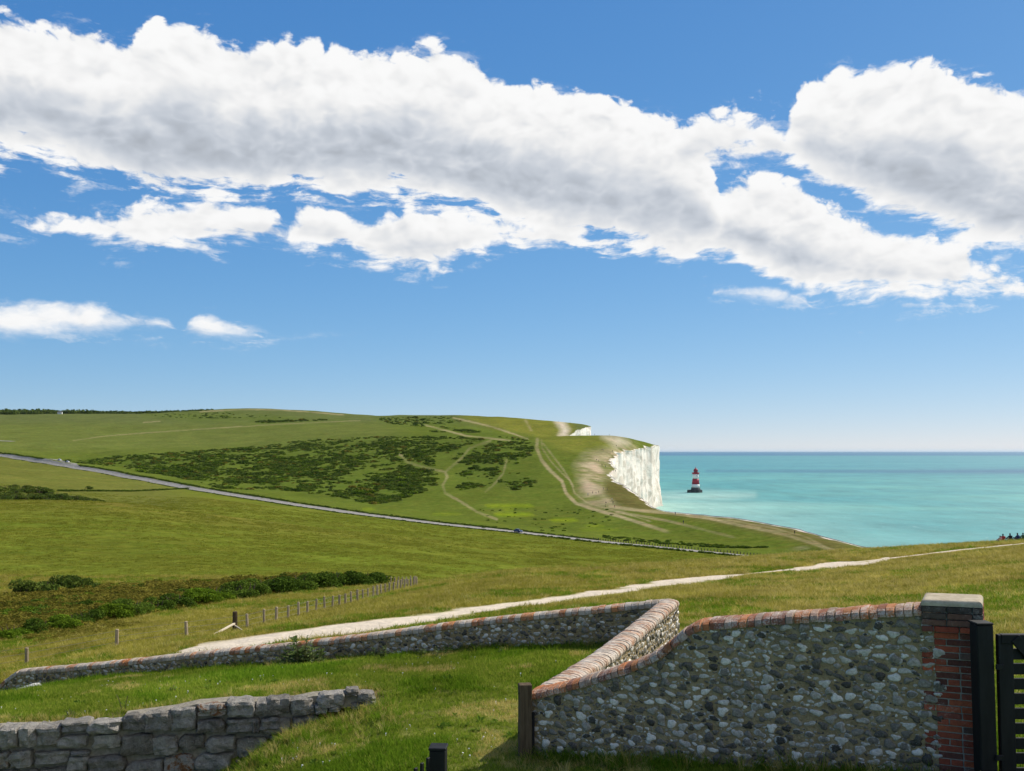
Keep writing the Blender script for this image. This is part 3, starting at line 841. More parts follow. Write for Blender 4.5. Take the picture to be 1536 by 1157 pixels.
M_COPEFAR = mk_brick('weathered_coping_brick', [(0, (0.42, 0.32, 0.23)), (0.25, (0.46, 0.21, 0.085)), (0.45, (0.46, 0.38, 0.29)), (0.65, (0.40, 0.16, 0.06)), (0.8, (0.48, 0.41, 0.32))], 0.6, (0.56, 0.51, 0.44), 0.52)
M_BRICK = mk_brick('pillar_brick', [(0, (0.33, 0.085, 0.046)), (0.18, (0.24, 0.075, 0.05)), (0.36, (0.40, 0.11, 0.052)), (0.50, (0.15, 0.06, 0.044)), (0.64, (0.33, 0.08, 0.046)), (0.8, (0.15, 0.10, 0.08)), (0.9, (0.36, 0.095, 0.048))], 0.6, (0.42, 0.36, 0.3), 0.60)
M_BLACK = mk_plain('black_paint', (0.006, 0.006, 0.006), (0.012, 0.012, 0.012), 14, 0.6, 0.2, 0.25, 0.004, (1, 1, 0.15))
M_POST = mk_plain('weathered_oak', (0.055, 0.038, 0.022), (0.11, 0.08, 0.048), 22, 0.9, 0.1, 0.7, 0.008, (1, 1, 0.1))
M_FPOST = mk_plain('bleached_timber', (0.26, 0.20, 0.13), (0.46, 0.37, 0.25), 18, 0.9, 0.1, 0.5, 0.008, (1, 1, 0.15))
M_RAIL = mk_plain('pale_rail_timber', (0.5, 0.42, 0.30), (0.62, 0.54, 0.42), 18, 0.9, 0.1, 0.5, 0.008)
M_WIRE = mk_plain('galvanised_wire', (0.22, 0.20, 0.17), (0.28, 0.26, 0.23), 8, 0.6, 0.4, 0.0)
M_CAP = mk_plain('cap_stone', (0.34, 0.28, 0.19), (0.50, 0.43, 0.31), 14, 0.9, 0.1, 0.6, 0.012)

# ------------------------------------------------------------------ flint walls
FLINTS = []
def make_flints(n=44):
    for k in range(n):
        bm = bmesh.new()
        bmesh.ops.create_icosphere(bm, subdivisions=2, radius=1.0)
        ph = [random.uniform(0, 6.28) for _ in range(6)]
        a3 = random.uniform(0.08, 0.30); a2 = random.uniform(0.05, 0.32); a5 = random.uniform(0.03, 0.14)
        tilt = random.uniform(-0.35, 0.35); tilt2 = random.uniform(-0.3, 0.3); cut = random.uniform(-0.8, -0.35)
        for v in bm.verts:
            an = math.atan2(v.co.z, v.co.x)
            k1 = 1 + a2 * math.sin(2 * an + ph[0]) + a3 * math.sin(3 * an + ph[1]) + a5 * math.sin(5 * an + ph[2]) + random.uniform(-.09, .09)
            v.co.x *= k1; v.co.z *= k1
            v.co.y = max(v.co.y, cut + tilt * v.co.x + tilt2 * v.co.z + random.uniform(-0.07, 0.07))
        bmesh.ops.delete(bm, geom=[v for v in bm.verts if v.co.y > 0.45], context='VERTS')
        me = bm_mesh('flint', bm, True)
        co = np.empty(len(me.vertices) * 3, np.float32); me.vertices.foreach_get('co', co); co = co.reshape(-1, 3)
        rr = np.hypot(co[:, 0], co[:, 2]) * 0.86
        tone = random.random() ** 0.9; b = random.random()
        vcol(me, 'flint', np.stack([rr, np.full(len(rr), tone), np.full(len(rr), b)], -1))
        me.materials.append(M_FLINT)
        FLINTS.append(me)
make_flints()
def pack(length, zlo, zhi, rmax, rmin, tries, asp=1.45):
    """dart throwing, large stones first; returns s, z, half width, half height"""
    out = np.zeros((0, 3))
    res = []
    rs = np.sort(rmin + (rmax - rmin) * rng.random(tries) ** 2.6)[::-1]
    for r in rs:
        asp = 1.1 + 1.0 * rng.random()
        for _ in range(3):
            s = rng.random() * length
            lo, hi = zlo(s), zhi(s)
            if hi - lo < 2 * r / asp: continue
            z = lo + r / asp + rng.random() * (hi - lo - 2 * r / asp)
            z = z + 0.3 * (round(z / 0.105) * 0.105 - z)
            if len(out):
                d = np.hypot(out[:, 0] - s, (out[:, 1] - z) * 1.45)
                if (d < (out[:, 2] + r) * 1.0).any(): continue
            out = np.vstack([out, (s, z, r)]); res.append((s, z, r, r / asp))
            break
    return res
def joined_flints(name, items, yf, parent):
    V, Fc, C = [], [], []
    base = 0
    cache = []
    for me in FLINTS:
        co = np.empty(len(me.vertices) * 3, np.float32); me.vertices.foreach_get('co', co)
        cl = np.empty(len(me.vertices) * 4, np.float32); me.color_attributes['flint'].data.foreach_get('color', cl)
        cache.append((co.reshape(-1, 3), [tuple(p.vertices) for p in me.polygons], cl.reshape(-1, 4)[:, :3]))
    for s, z, a, b in items:
        co, fs, cl = random.choice(cache)
        an = random.uniform(-0.5, 0.5); ca, sa = math.cos(an), math.sin(an)
        x = co[:, 0] * a; zz = co[:, 2] * b; y = co[:, 1] * min(a, b) * 0.6
        V.append(np.stack([s + x * ca - zz * sa, yf + y, z + x * sa + zz * ca], -1)); C.append(cl)
        Fc += [tuple(i + base for i in f) for f in fs]
        base += len(co)
    me = py_mesh(name, np.concatenate(V), Fc, True)
    vcol(me, 'flint', np.concatenate(C))
    o = child(name, me, parent, M_FLINT)
    o['kind'] = 'stuff'
    return o
COPES = []
def make_copes(width, height, n=5):
    r = []
    for k in range(n):
        bm = bmesh.new()
        prof = [(-width / 2, 0.0), (-width / 2, height * 0.3)]
        for i in range(1, 8):
            a = math.pi * (1 - i / 8)
            prof.append((math.cos(a) * width / 2, height * 0.3 + math.sin(a) ** 0.8 * height * 0.7))
        prof += [(width / 2, height * 0.3), (width / 2, 0.0)]
        rings = []
        for x, sc in ((-0.5, 0.975), (-0.42, 1.0), (0.42, 1.0), (0.5, 0.975)):
            rings.append([bm.verts.new((x, y * sc + random.uniform(-.004, .004), z * sc + random.uniform(-.003, .003))) for y, z in prof])
        for a, b in zip(rings[:-1], rings[1:]):
            for i in range(len(prof) - 1): bm.faces.new((a[i], a[i + 1], b[i + 1], b[i]))
        bm.faces.new(rings[0]); bm.faces.new(rings[-1][::-1])
        bmesh.ops.recalc_face_normals(bm, faces=bm.faces)
        r.append(bm_mesh('coping_brick', bm))
    return r

class Wall:
    def __init__(self, name, a, b, top, label, thick=0.34, cope_w=0.40, cope_h=0.10, pitch=0.075, cope_mat=None, lean=0.0):
        self.a, self.b = a, b
        d = Vector((b[0] - a[0], b[1] - a[1])); self.L = d.length; self.dir = d.normalized()
        self.z0 = min(gz(*a), gz(*b)) - 0.0
        self.root = empty(name, (a[0], a[1], self.z0), math.atan2(d.y, d.x))
        tag(self.root, label, 'wall')
        self.top = lambda s: float(np.interp(s, [q[0] for q in top], [q[1] for q in top])) + H - self.z0    # coping crown, local z
        self.ch = cope_h
        self.t = thick
        # body
        n = int(self.L / 0.12) + 2
        ss = np.linspace(0, self.L, n)
        V, Fc = [], []
        for s in ss:
            x, y = a[0] + self.dir.x * s, a[1] + self.dir.y * s
            g = gz(x, y) - self.z0 - 0.5
            tp = self.top(s) - cope_h + 0.012
            for yy in (-thick / 2, thick / 2):
                V += [(s, yy, g), (s, yy, tp)]
        for i in range(n - 1):
            o = i * 4; p = o + 4
            Fc += [(o, p, p + 1, o + 1), (o + 3, p + 3, p + 2, o + 2), (o + 1, p + 1, p + 3, o + 3)]
        Fc += [(0, 1, 3, 2), ((n - 1) * 4 + 2, (n - 1) * 4 + 3, (n - 1) * 4 + 1, (n - 1) * 4)]
        self.body = child('wall_core', py_mesh('wall_core', V, Fc), self.root, M_MORTAR)
        # mortar bed under the coping bricks
        mw = cope_w * 0.93
        V, Fc = [], []
        prof = [(-mw / 2, 0.0), (-mw / 2, cope_h * 0.28)] + [(math.cos(math.pi * (1 - i / 6)) * mw / 2, cope_h * 0.28 + math.sin(math.pi * i / 6) * cope_h * 0.6) for i in range(1, 6)] + [(mw / 2, cope_h * 0.28), (mw / 2, 0.0)]
        k = len(prof)
        for s in ss:
            for y, z in prof: V.append((s, y, self.top(s) - cope_h + z))
        for i in range(n - 1):
            for j in range(k - 1): Fc.append((i * k + j, i * k + j + 1, (i + 1) * k + j + 1, (i + 1) * k + j))
        Fc += [tuple(range(k)), tuple(range((n - 1) * k, n * k))[::-1]]
        self.bed = child('coping_bed', py_mesh('coping_bed', V, Fc, True), self.root, M_MORTAR)
        # coping bricks, one by one
        cm = make_copes(cope_w, cope_h)
        s = pitch / 2
        while s < self.L:
            z0, z1 = self.top(s - pitch / 2), self.top(s + pitch / 2)
            sl = math.atan2(z1 - z0, pitch)
            ln = pitch * random.uniform(0.84, 0.93)
            o = child('coping_brick', random.choice(cm), self.root, cope_mat or M_COPE, (s, random.uniform(-.006, .006), (z0 + z1) / 2 - cope_h + random.uniform(-.004, .005)), (random.uniform(-.02, .02), -sl, random.uniform(-.03, .03)), (ln / math.cos(sl), random.uniform(.97, 1.02), random.uniform(0.95, 1.04)))
            s += pitch
    def flints(self, rmax, rmin, tries, parts, back=False):
        def lo(s):
            x, y = self.a[0] + self.dir.x * s, self.a[1] + self.dir.y * s
            return gz(x, y) - self.z0 - 0.06
        zl = np.array([lo(s) for s in np.linspace(0, self.L, 60)]); sl = np.linspace(0, self.L, 60)
        it = pack(self.L, lambda s: float(np.interp(s, sl, zl)), lambda s: self.top(s) - self.ch - 0.005, rmax, rmin, tries)
        it.sort(key=lambda q: -q[2])
        for s, z, a, b in it[:parts]:
            dpt = min(a, b) * 0.55
            child('flint', random.choice(FLINTS), self.root, None, (s, -self.t / 2, z), (0, random.uniform(-.4, .4), 0), (a, dpt, b))
        if it[parts:]: joined_flints('flint_rubble', it[parts:], -self.t / 2, self.root)
        return len(it)

# near wall: from the corner to the brick pillar
A0, B0 = (0.30, 10.5), (4.06, 8.47)
def along(a, b, u):                    # distance along a plan line where photo column u falls
    k = (u - CX) / F
    dx, dy = b[0] - a[0], b[1] - a[1]
    q = (k * a[1] - a[0]) / (dx - k * dy)
    return q * math.hypot(dx, dy), a[1] + q * dy
def tops(a, b, pts):
    r = []
    for u, py in pts:
        s, Y = along(a, b, u)
        r.append((s, (HY - py) / F * Y))
    return r
w1 = Wall('flint_wall', A0, B0, tops(A0, B0, [(812, 1031), (850, 1022), (900, 1008), (950, 992), (985, 978), (1005, 966), (1025, 949), (1042, 935), (1056, 928), (1100, 924), (1160, 919), (1260, 912), (1380, 903)]),
          'tall grey flint wall with a stepped red brick coping beside the brick pillar', pitch=0.078)
n1 = w1.flints(0.060, 0.013, 7500, 300)
C0 = (3.02, 17.0)
w2 = Wall('flint_wall', (A0[0] + 0.03, A0[1] + 0.12), C0, tops(A0, C0, [(826, 1029), (906, 978), (958, 937), (1000, 902)]),
          'sunlit flint wall with a broad pale brick coping between the two shaded flint walls', cope_w=0.36, cope_h=0.11, thick=0.30, pitch=0.082, cope_mat=M_COPEPALE)
w2.flints(0.075, 0.02, 1500, 0)
D0 = (-12.9, 22.1)
w3 = Wall('flint_wall', D0, (C0[0] - 0.1, C0[1] + 0.05), tops(D0, C0, [(-30, 1048), (0, 1032), (18, 1014), (36, 1003), (100, 998), (200, 988), (300, 977), (440, 963), (560, 949), (700, 930), (800, 919), (900, 909), (985, 900), (1004, 899)]),
          'long low flint wall with an orange and white lichened coping below the chalk path', cope_w=0.36, cope_h=0.12, pitch=0.13, thick=0.30, cope_mat=M_COPEFAR)
w3.flints(0.075, 0.022, 3200, 0)

# ------------------------------------------------------------------ brick pillar
def pillar():
    cx, cy = 4.225, 8.43
    z0 = gz(cx, cy)
    r = empty('brick_pillar', (cx, cy, z0), math.atan2(-1.96, 3.63))
    r.rotation_euler = (0, rad(-2.0), math.atan2(-1.96, 3.63))
    tag(r, 'red brick pillar with a rounded pale stone cap at the end of the flint wall', 'pillar')
    ht = (HY - 896) / F * 8.43 + H - z0
    W, Dp = 0.44, 0.44
    body_top = ht - 0.056
    child('mortar_core', box_mesh('mortar_core', W - 0.075, Dp - 0.016, body_top + 0.3, (0.0275, 0, (body_top - 0.3) / 2)), r, mk_plain('lime_mortar', (0.21, 0.19, 0.155), (0.32, 0.295, 0.25), 20, 0.95, 0.1, 0.6, 0.01))
    HEAD = mk_brick('head_brick', [(0, (0.10, 0.075, 0.06)), (0.35, (0.16, 0.09, 0.065)), (0.7, (0.085, 0.07, 0.06))], 0.45, (0.36, 0.32, 0.27), 0.58)
    ch = 0.0615
    variants = []
    hvariants = [box_mesh('brick', 1, 1, 1, bev=0.05, jit=0.012) for _ in range(4)]
    for k in range(8):
        variants.append(box_mesh('brick', 1, 1, 1, bev=0.05, jit=0.012))
    def brick(x0, x1, z, face, dep=0.1, mat=M_BRICK):
        me = random.choice(variants if mat is M_BRICK else hvariants)
        w = x1 - x0 - 0.010
        out = random.uniform(-.003, .005)
        if face == 'f': loc = ((x0 + x1) / 2, -Dp / 2 - out + dep / 2 - (0.03 if z > body_top - 4.2 * ch else 0), z)
        else: loc = ((x0 + x1) / 2, Dp / 2 + out - dep / 2, z)
        child('brick', me, r, mat, loc, (random.uniform(-.01, .01), random.uniform(-.012, .012), random.uniform(-.01, .01)), (w, dep, ch - 0.0095))
    n = int((body_top + 0.12) / ch)
    for i in range(n):
        z = body_top - (i + 0.5) * ch
        left = -W / 2; right = W / 2
        if i < 4: left -= 0.045; right += 0.035           # corbelled head
        elif ((i - 4) // 3) % 2 == 1: left -= 0.055      # toothing into the flint
        else: left += 0.055
        st, hd = 0.215, 0.105
        x = left
        if i % 2: 
            k = hd if random.random() < 0.7 else st
        else: k = st
        while x < right - 0.02:
            e = min(x + k, right)
            if right - e < 0.05: e = right
            brick(x, e, z, 'f', mat=HEAD if i < 3 else M_BRICK)
            x = e; k = random.choice((st, st, hd))
        if i % 2 == 0: brick(-W / 2, 0, z, 'b'); brick(0, W / 2, z, 'b')
        else: brick(-W / 2, -0.1, z, 'b'); brick(-0.1, W / 2, z, 'b')
        # flank bricks
        for sgn, xe in ((-1, left), (1, right)):
            me = random.choice(variants)
            child('brick', me, r, M_BRICK, (xe - sgn * 0.05 + sgn * 0.001, 0, z), None, (0.10, Dp - 0.19, ch - 0.0095))
    # stone cap: a rounded slab
    bm = bmesh.new()
    add_box(bm, W + 0.075, Dp + 0.07, 0.055, (-0.005, 0, body_top + 0.0285))
    tope = [e for e in bm.edges if all(v.co.z > body_top + 0.05 for v in e.verts)]
    bmesh.ops.bevel(bm, geom=tope, offset=0.042, segments=5, affect='EDGES', profile=0.5)
    child('cap_stone', bm_mesh('cap_stone', bm), r, M_CAP)
    return r
pillar()

# ------------------------------------------------------------------ black gate with its post at the pillar
def slat_gate():
    Y = 7.95
    gx = 4.222
    z0 = gz(gx, Y)
    r = empty('gate_post', (gx, Y, z0))
    tag(r, 'square black timber gate post standing against the brick pillar', 'gate post')
    ht = (HY - 936) / F * Y + H - z0
    bm = bmesh.new(); add_box(bm, 0.145, 0.14, ht + 0.3, (0, 0, (ht - 0.3) / 2), None, 0.008)
    child('post', bm_mesh('post', bm), r, M_BLACK, rot=(0, rad(-1.8), 0))
    child('post_cap', box_mesh('post_cap', 0.155, 0.15, 0.02, bev=0.006), r, M_BLACK, (-0.05, 0, ht + 0.011))
    for zz in (0.35, 1.15):
        child('hinge', box_mesh('hinge', 0.07, 0.02, 0.05, bev=0.005), r, M_BLACK, (0.07, -0.088, zz))
    g = empty('slatted_gate', (gx + 0.1, Y - 0.01, z0))
    tag(g, 'black timber gate of close horizontal slats with a diagonal brace', 'gate')
    top = (HY - 951) / F * Y + H - z0
    L = 1.25
    child('stile', box_mesh('stile', 0.135, 0.05, top - 0.06, bev=0.006), g, M_BLACK, (0.07, 0, (top + 0.06) / 2), (0, rad(-1.6), 0))
    child('stile', box_mesh('stile', 0.12, 0.05, top - 0.06, bev=0.006), g, M_BLACK, (L - 0.06, 0, (top + 0.06) / 2))
    child('top_rail', box_mesh('top_rail', L - 0.02, 0.055, 0.085, bev=0.006), g, M_BLACK, (L / 2, -0.004, top - 0.04))
    z = top - 0.10 - 0.049 - 0.028
    while z > 0.04:
        child('slat', box_mesh('slat', L - 0.14, 0.022, 0.100, bev=0.004), g, M_BLACK, (L / 2 + 0.03, 0.004, z))
        z -= 0.1325
    a = Vector((0.13, -0.03, top - 0.03)); b = Vector((L - 0.1, -0.03, 0.2))
    d = b - a
    child('brace', box_mesh('brace', d.length, 0.025, 0.09, bev=0.004), g, M_BLACK, (a + b) / 2, (0, -math.atan2(d.z, d.x), 0))
    child('latch', box_mesh('latch', 0.12, 0.02, 0.025, bev=0.004), g, M_BLACK, (L - 0.05, -0.037, top * 0.7))
    p2 = empty('gate_post', (gx + 0.1 + L + 0.1, Y, gz(gx + 1.45, Y)))
    tag(p2, 'square black timber post that the slatted gate closes against', 'gate post')
    child('post', box_mesh('post', 0.16, 0.15, ht + 0.3, (0, 0, (ht - 0.3) / 2), 0.008), p2, M_BLACK)
    child('post_cap', box_mesh('post_cap', 0.17, 0.16, 0.02, bev=0.006), p2, M_BLACK, (0, 0, ht + 0.011))
slat_gate()

# wooden post at the wall corner
def oak_post():
    x, y = at(787.5, 10.30)
    z0 = gz(x, y)
    ht = (HY - 1026) / F * 10.3 + H - z0
    r = empty('wooden_post', (x, y, z0), rad(8))
    tag(r, 'weathered square wooden post standing beside the end of the flint wall', 'post')
    bm = bmesh.new(); add_box(bm, 0.145, 0.13, ht + 0.25, (0, 0, (ht - 0.25) / 2), None, 0.007)
    bmesh.ops.subdivide_edges(bm, edges=[e for e in bm.edges if abs(e.verts[0].co.z - e.verts[1].co.z) > 0.3], cuts=5)
    for v in bm.verts: v.co += Vector((random.uniform(-.003, .003), random.uniform(-.003, .003), 0))
    child('shaft', bm_mesh('shaft', bm), r, M_POST)
    for zz in (ht * 0.88, ht * 0.35):
        child('bolt_head', lathe_mesh('bolt_head', [(0.014, 0), (0.014, 0.006), (0.007, 0.011)], 8), r, M_BLACK, (-0.073, -0.02, zz), (0, rad(-90), 0))
    child('gate_stop', box_mesh('gate_stop', 0.03, 0.05, ht * 0.62, bev=0.004), r, M_BLACK, (0.0885, -0.03, ht * 0.31))
oak_post()

# black picket gate near the foot of the view
def picket_gate():
    Y = 6.5
    x, y = at(657.5, Y)
    z0 = gz(x, y)
    top = (HY - 1123) / F * Y + H - z0
    p = empty('gate_post', (x, y, z0), rad(-4))
    tag(p, 'black square gate post with a flat cap beside stepped pickets on the lawn', 'gate post')
    child('post', box_mesh('post', 0.115, 0.115, top + 0.1, (0, 0, (top - 0.1) / 2 - 0.2 + 0.2), 0.006), p, M_BLACK)
    child('post_cap', box_mesh('post_cap', 0.128, 0.128, 0.02, bev=0.005), p, M_BLACK, (0, 0, top + 0.011))
    g = empty('picket_gate', (x - 0.02, y - 0.08, z0))
    tag(g, 'open black picket gate with pickets stepping down from its post', 'gate')
    d = Vector((-0.50, -0.87, 0)).normalized()
    ang = math.atan2(d.y, d.x)
    n = 12
    for i in range(n):
        q = 0.03 + i * 0.075
        h = top - 0.03 - 0.016 * i + 0.0012 * i * i
        child('picket', box_mesh('picket', 0.030, 0.018, h - 0.06, bev=0.003), g, M_BLACK, (-0.03 + d.x * q, d.y * q, h / 2 + 0.03), (0, 0, ang))
    for zz in (0.25, top - 0.42):
        child('rail', box_mesh('rail', 0.92, 0.02, 0.05, bev=0.003), g, M_BLACK, (-0.03 + d.x * 0.45 + 0.0265, d.y * 0.45 - 0.008, zz), (0, 0, ang))
picket_gate()

# ------------------------------------------------------------------ rubble retaining wall in the lawn
def stone_mesh(k):
    bm = bmesh.new()
    bmesh.ops.create_cube(bm, size=2.0)
    bmesh.ops.subdivide_edges(bm, edges=bm.edges[:], cuts=4, use_grid_fill=True)
    ph = [random.uniform(0, 6.28) for _ in range(8)]
    sk = random.uniform(-0.12, 0.12); tp = random.uniform(-0.12, 0.12)
    for v in bm.verts:
        c = v.co
        p = 7.0
        n = (abs(c.x) ** p + abs(c.y) ** p + abs(c.z) ** p) ** (1 / p)
        c = c / n
        f = 1 + 0.05 * math.sin(3.1 * c.x + ph[0]) * math.sin(2.7 * c.z + ph[1]) + 0.05 * math.sin(5 * c.x + 4 * c.z + ph[2]) + random.uniform(-.045, .045)
        c = c * f
        c.x += sk * c.z; c.x *= 1 + tp * c.z
        c.y += 0.08 * math.sin(4 * c.x + ph[3]) + 0.06 * math.sin(5 * c.z + ph[4])
        v.co = c
    bmesh.ops.triangulate(bm, faces=bm.faces)
    return bm_mesh('stone', bm, False)
def mk_rubble():
    m, t = material('rubble_stone')
    p = world_pos(t); r = rnd(t)
    n = t.noise(p, 9, 6, 0.72, 0.4); f = t.noise(p, 42, 5, 0.75); v = t.voro(p, 26, 'DISTANCE_TO_EDGE')
    c = t.ramp(t.add(t.mul(n, 0.75), t.mul(r, 0.25)), [(0.28, (0.15, 0.13, 0.105)), (0.46, (0.31, 0.28, 0.235)), (0.60, (0.50, 0.46, 0.395)), (0.78, (0.70, 0.65, 0.57))])
    c = t.mix(t.ss(f, 0.56, 0.68, 0, 0.6), c, (0.40, 0.385, 0.35))
    c = t.mix(t.mul(t.ss(r, 0.86, 0.9), t.ss(n, 0.45, 0.6)), c, (0.28, 0.13, 0.05))
    c = t.mix(t.ss(v, 0.06, 0.0, 0, 0.25), c, (0.04, 0.04, 0.04))
    principled(t, c, 0.9, 0.2, t.bump(t.add(t.mul(n, 1.3), f), 1.0, 0.07))
    return m
M_RUBBLE = mk_rubble()
def retaining_wall():
    P1 = np.array([-7.16, 12.40]); P2 = np.array([-1.995, 13.52]); dd = P2 - P1
    ang = math.atan2(dd[1], dd[0])
    r = empty('retaining_wall', (P1[0], P1[1], gz(P1[0], P1[1] - 0.3)), ang)
    tag(r, 'dark grey rubble stone retaining wall sunk into the lawn', 'wall')
    inv = Matrix.Translation(r.location) @ Matrix.Rotation(ang, 4, 'Z')
    inv = inv.inverted()
    def on(u, py):
        k = (u - CX) / F
        q = (P1[1] * k - P1[0]) / (dd[0] - dd[1] * k)
        Y = P1[1] + dd[1] * q
        return inv @ P(u, py, Y), Y
    Z3 = 1 / 3.84
    boxes = []
    for x0, y0, x1, y1 in [(-160, 505, -6, 622), (0, 500, 108, 628), (112, 495, 215, 618), (212, 492, 350, 618), (355, 468, 515, 532), (510, 466, 695, 542), (704, 430, 866, 530), (838, 412, 1000, 530), (985, 390, 1134, 528), (1136, 366, 1310, 440), (1312, 344, 1472, 442), (1475, 352, 1560, 432),
                           (-120, 632, -4, 742), (0, 640, 58, 742), (60, 638, 186, 740), (335, 552, 505, 628), (540, 544, 694, 628), (700, 540, 895, 666), (882, 552, 1024, 668), (1030, 544, 1176, 636), (1186, 552, 1352, 640), (1138, 452, 1294, 528), (1302, 450, 1494, 540), (1500, 445, 1620, 520), (1360, 560, 1540, 680),
                           (200, 640, 400, 728), (408, 636, 515, 662), (392, 668, 506, 760), (515, 664, 726, 770), (730, 692, 940, 790), (948, 658, 1128, 790), (1126, 652, 1336, 760), (1345, 690, 1480, 790), (0, 748, 110, 840), (115, 748, 225, 840), (232, 736, 388, 830), (-140, 748, -6, 850), (395, 768, 520, 860), (525, 778, 720, 880), (725, 796, 900, 880), (905, 796, 1100, 890), (1105, 768, 1300, 880)]:
        boxes.append((x0 * Z3, 960 + y0 * Z3, x1 * Z3, 960 + y1 * Z3))
    for x0, y0, x1, y1 in [(60, 718, 212, 816), (210, 718, 350, 818), (366, 690, 525, 772), (532, 668, 612, 712), (596, 688, 704, 744), (0, 836, 40, 922), (42, 836, 216, 932), (222, 822, 372, 905), (352, 752, 424, 812), (430, 764, 502, 802), (560, 748, 612, 780), (640, 730, 706, 762), (-30, 945, 84, 1012), (90, 935, 150, 975)]:
        boxes.append((380 + x0 * Z3, 860 + y0 * Z3, 380 + x1 * Z3, 860 + y1 * Z3))
    vs = [stone_mesh(k) for k in range(16)]
    for x0, y0, x1, y1 in boxes:
        c, Y = on((x0 + x1) / 2, (y0 + y1) / 2)
        w = (x1 - x0) / F * Y / 2 * 1.02; h = (y1 - y0) / F * Y / 2 * 1.02
        dp = random.uniform(0.15, 0.2)
        child('stone', random.choice(vs), r, M_RUBBLE, (c.x, c.y + 0.10 + random.uniform(-.025, .02), c.z), (random.uniform(-.12, .03), random.uniform(-.04, .04), random.uniform(-.06, .06)), (w * 0.94, dp, h * 0.92))
    # earth-and-mortar backing, cut to the wall's outline
    outl = [(-45, 1200), (-45, 1098), (5, 1094), (95, 1092), (180, 1086), (185, 1076), (260, 1066), (295, 1058), (340, 1054), (385, 1054), (440, 1052), (470, 1046), (520, 1042), (556, 1044), (556, 1056), (480, 1070), (420, 1105), (370, 1150), (340, 1200)]
    V = []
    for off in (0.06, 0.32):
        for u, py in outl:
            c, Y = on(u, py)
            V.append((c.x, c.y + off, c.z))
    n = len(outl)
    Fc = [tuple(range(n)), tuple(range(n, 2 * n))[::-1]] + [(i, i + n, (i + 1) % n + n, (i + 1) % n) for i in range(n)]
    me = py_mesh('mortar_backing', V, Fc)
    bm = bmesh.new(); bm.from_mesh(me); bmesh.ops.recalc_face_normals(bm, faces=bm.faces); bmesh.ops.triangulate(bm, faces=bm.faces)
    child('mortar_backing', bm_mesh('mortar_backing', bm), r, mk_plain('rubble_mortar', (0.2, 0.175, 0.13), (0.32, 0.285, 0.22), 16, 0.95, 0.1, 0.8, 0.02))
retaining_wall()

def chalk_rock(u, py, Y, w, h, lab):
    x, y = at(u, Y)
    me = stone_mesh(0)
    me.name = 'chalk_rock'
    o = link('chalk_rock', me, mk_plain('rock_chalk', (0.5, 0.48, 0.43), (0.68, 0.66, 0.60), 7, 0.9, 0.1, 0.8, 0.03))
    o.location = (x, y, gz(x, y) + h * 0.25); o.scale = (w, w * 0.7, h); o.rotation_euler = (0.1, -0.25, random.uniform(0, 1))
    tag(o, lab, 'rock')
chalk_rock(47, 1033, 20.6, 0.21, 0.12, 'larger pale chalk rock lying at the low end of the flint wall')
chalk_rock(24, 1041, 20.3, 0.17, 0.07, 'flat pale chalk slab half sunk beside the larger chalk rock')

# ------------------------------------------------------------------ road, bollards
def table_at(k, u):
    return float(np.interp(u, UG, LY[k]))
KROAD = None
for k in range(len(LY)):
    if abs(np.interp(520, UG, LY[k]) - 487) < 0.8 and abs(np.interp(1000, UG, LY[k]) - 335) < 0.8: KROAD = k
def road_pts(u0, u1, n):
    us = np.linspace(u0, u1, n)
    ys = np.interp(us, UG, LY[KROAD])
    return np.stack([(us - CX) / F * ys, ys], 1)
RP = road_pts(-400, 1215, 420)
RT = np.gradient(RP, axis=0); RT /= np.linalg.norm(RT, axis=1)[:, None]
RN = np.stack([-RT[:, 1], RT[:, 0]], 1)          # left of travel (towards +Y side when heading right)
RN = np.where((RN[:, 1:2] < 0), -RN, RN)
def mk_asphalt():
    m, t = material('asphalt')
    p = world_pos(t)
    n = t.noise(p, 0.6, 4, 0.6); f = t.noise(p, 6, 3, 0.7)
    c = t.mix(t.ss(n, 0.3, 0.7), (0.23, 0.212, 0.18), (0.31, 0.288, 0.25))
    c = t.mix(t.ss(f, 0.55, 0.7, 0, 0.3), c, (0.2, 0.2, 0.2))
    principled(t, c, 0.85, 0.2)
    return m
def strip(name, mat, offs, lift, pts, nor, taper=None):
    V, Fc = [], []
    k = len(offs)
    for i in range(len(pts)):
        w = 1.0 if taper is None else taper[i]
        for o in offs:
            x, y = pts[i] + nor[i] * o * w
            V.append((x, y, gz(x, y) + lift))
    for i in range(len(pts) - 1):
        for j in range(k - 1): Fc.append((i * k + j, (i + 1) * k + j, (i + 1) * k + j + 1, i * k + j + 1))
    me = py_mesh(name, V, Fc, True)
    bm = bmesh.new(); bm.from_mesh(me); bmesh.ops.recalc_face_normals(bm, faces=bm.faces)
    for f in bm.faces:
        if f.normal.z < 0: f.normal_flip()
    return structure(link(name, bm_mesh(name, bm, True), mat))
M_ASPH = mk_asphalt()
strip('road', M_ASPH, [-2.7, -1.8, -0.6, 0.6, 1.8, 2.7], 0.16, RP, RN)
M_LINE = mk_plain('road_paint', (0.7, 0.7, 0.68), (0.8, 0.8, 0.78), 3, 0.7, 0.2, 0)
# painted centre line in dashes
V, Fc = [], []
for i in range(60, len(RP) - 2, 3):
    a, b = RP[i], RP[i] + (RP[i + 1] - RP[i]) * 0.8
    n = RN[i]
    q = len(V)
    for c, s in ((a, -1), (a, 1), (b, 1), (b, -1)):
        x, y = c + n * 0.07 * s
        V.append((x, y, gz(x, y) + 0.2))
    Fc.append((q, q + 1, q + 2, q + 3))
structure(link('road_marking', py_mesh('road_marking', V, Fc), M_LINE))
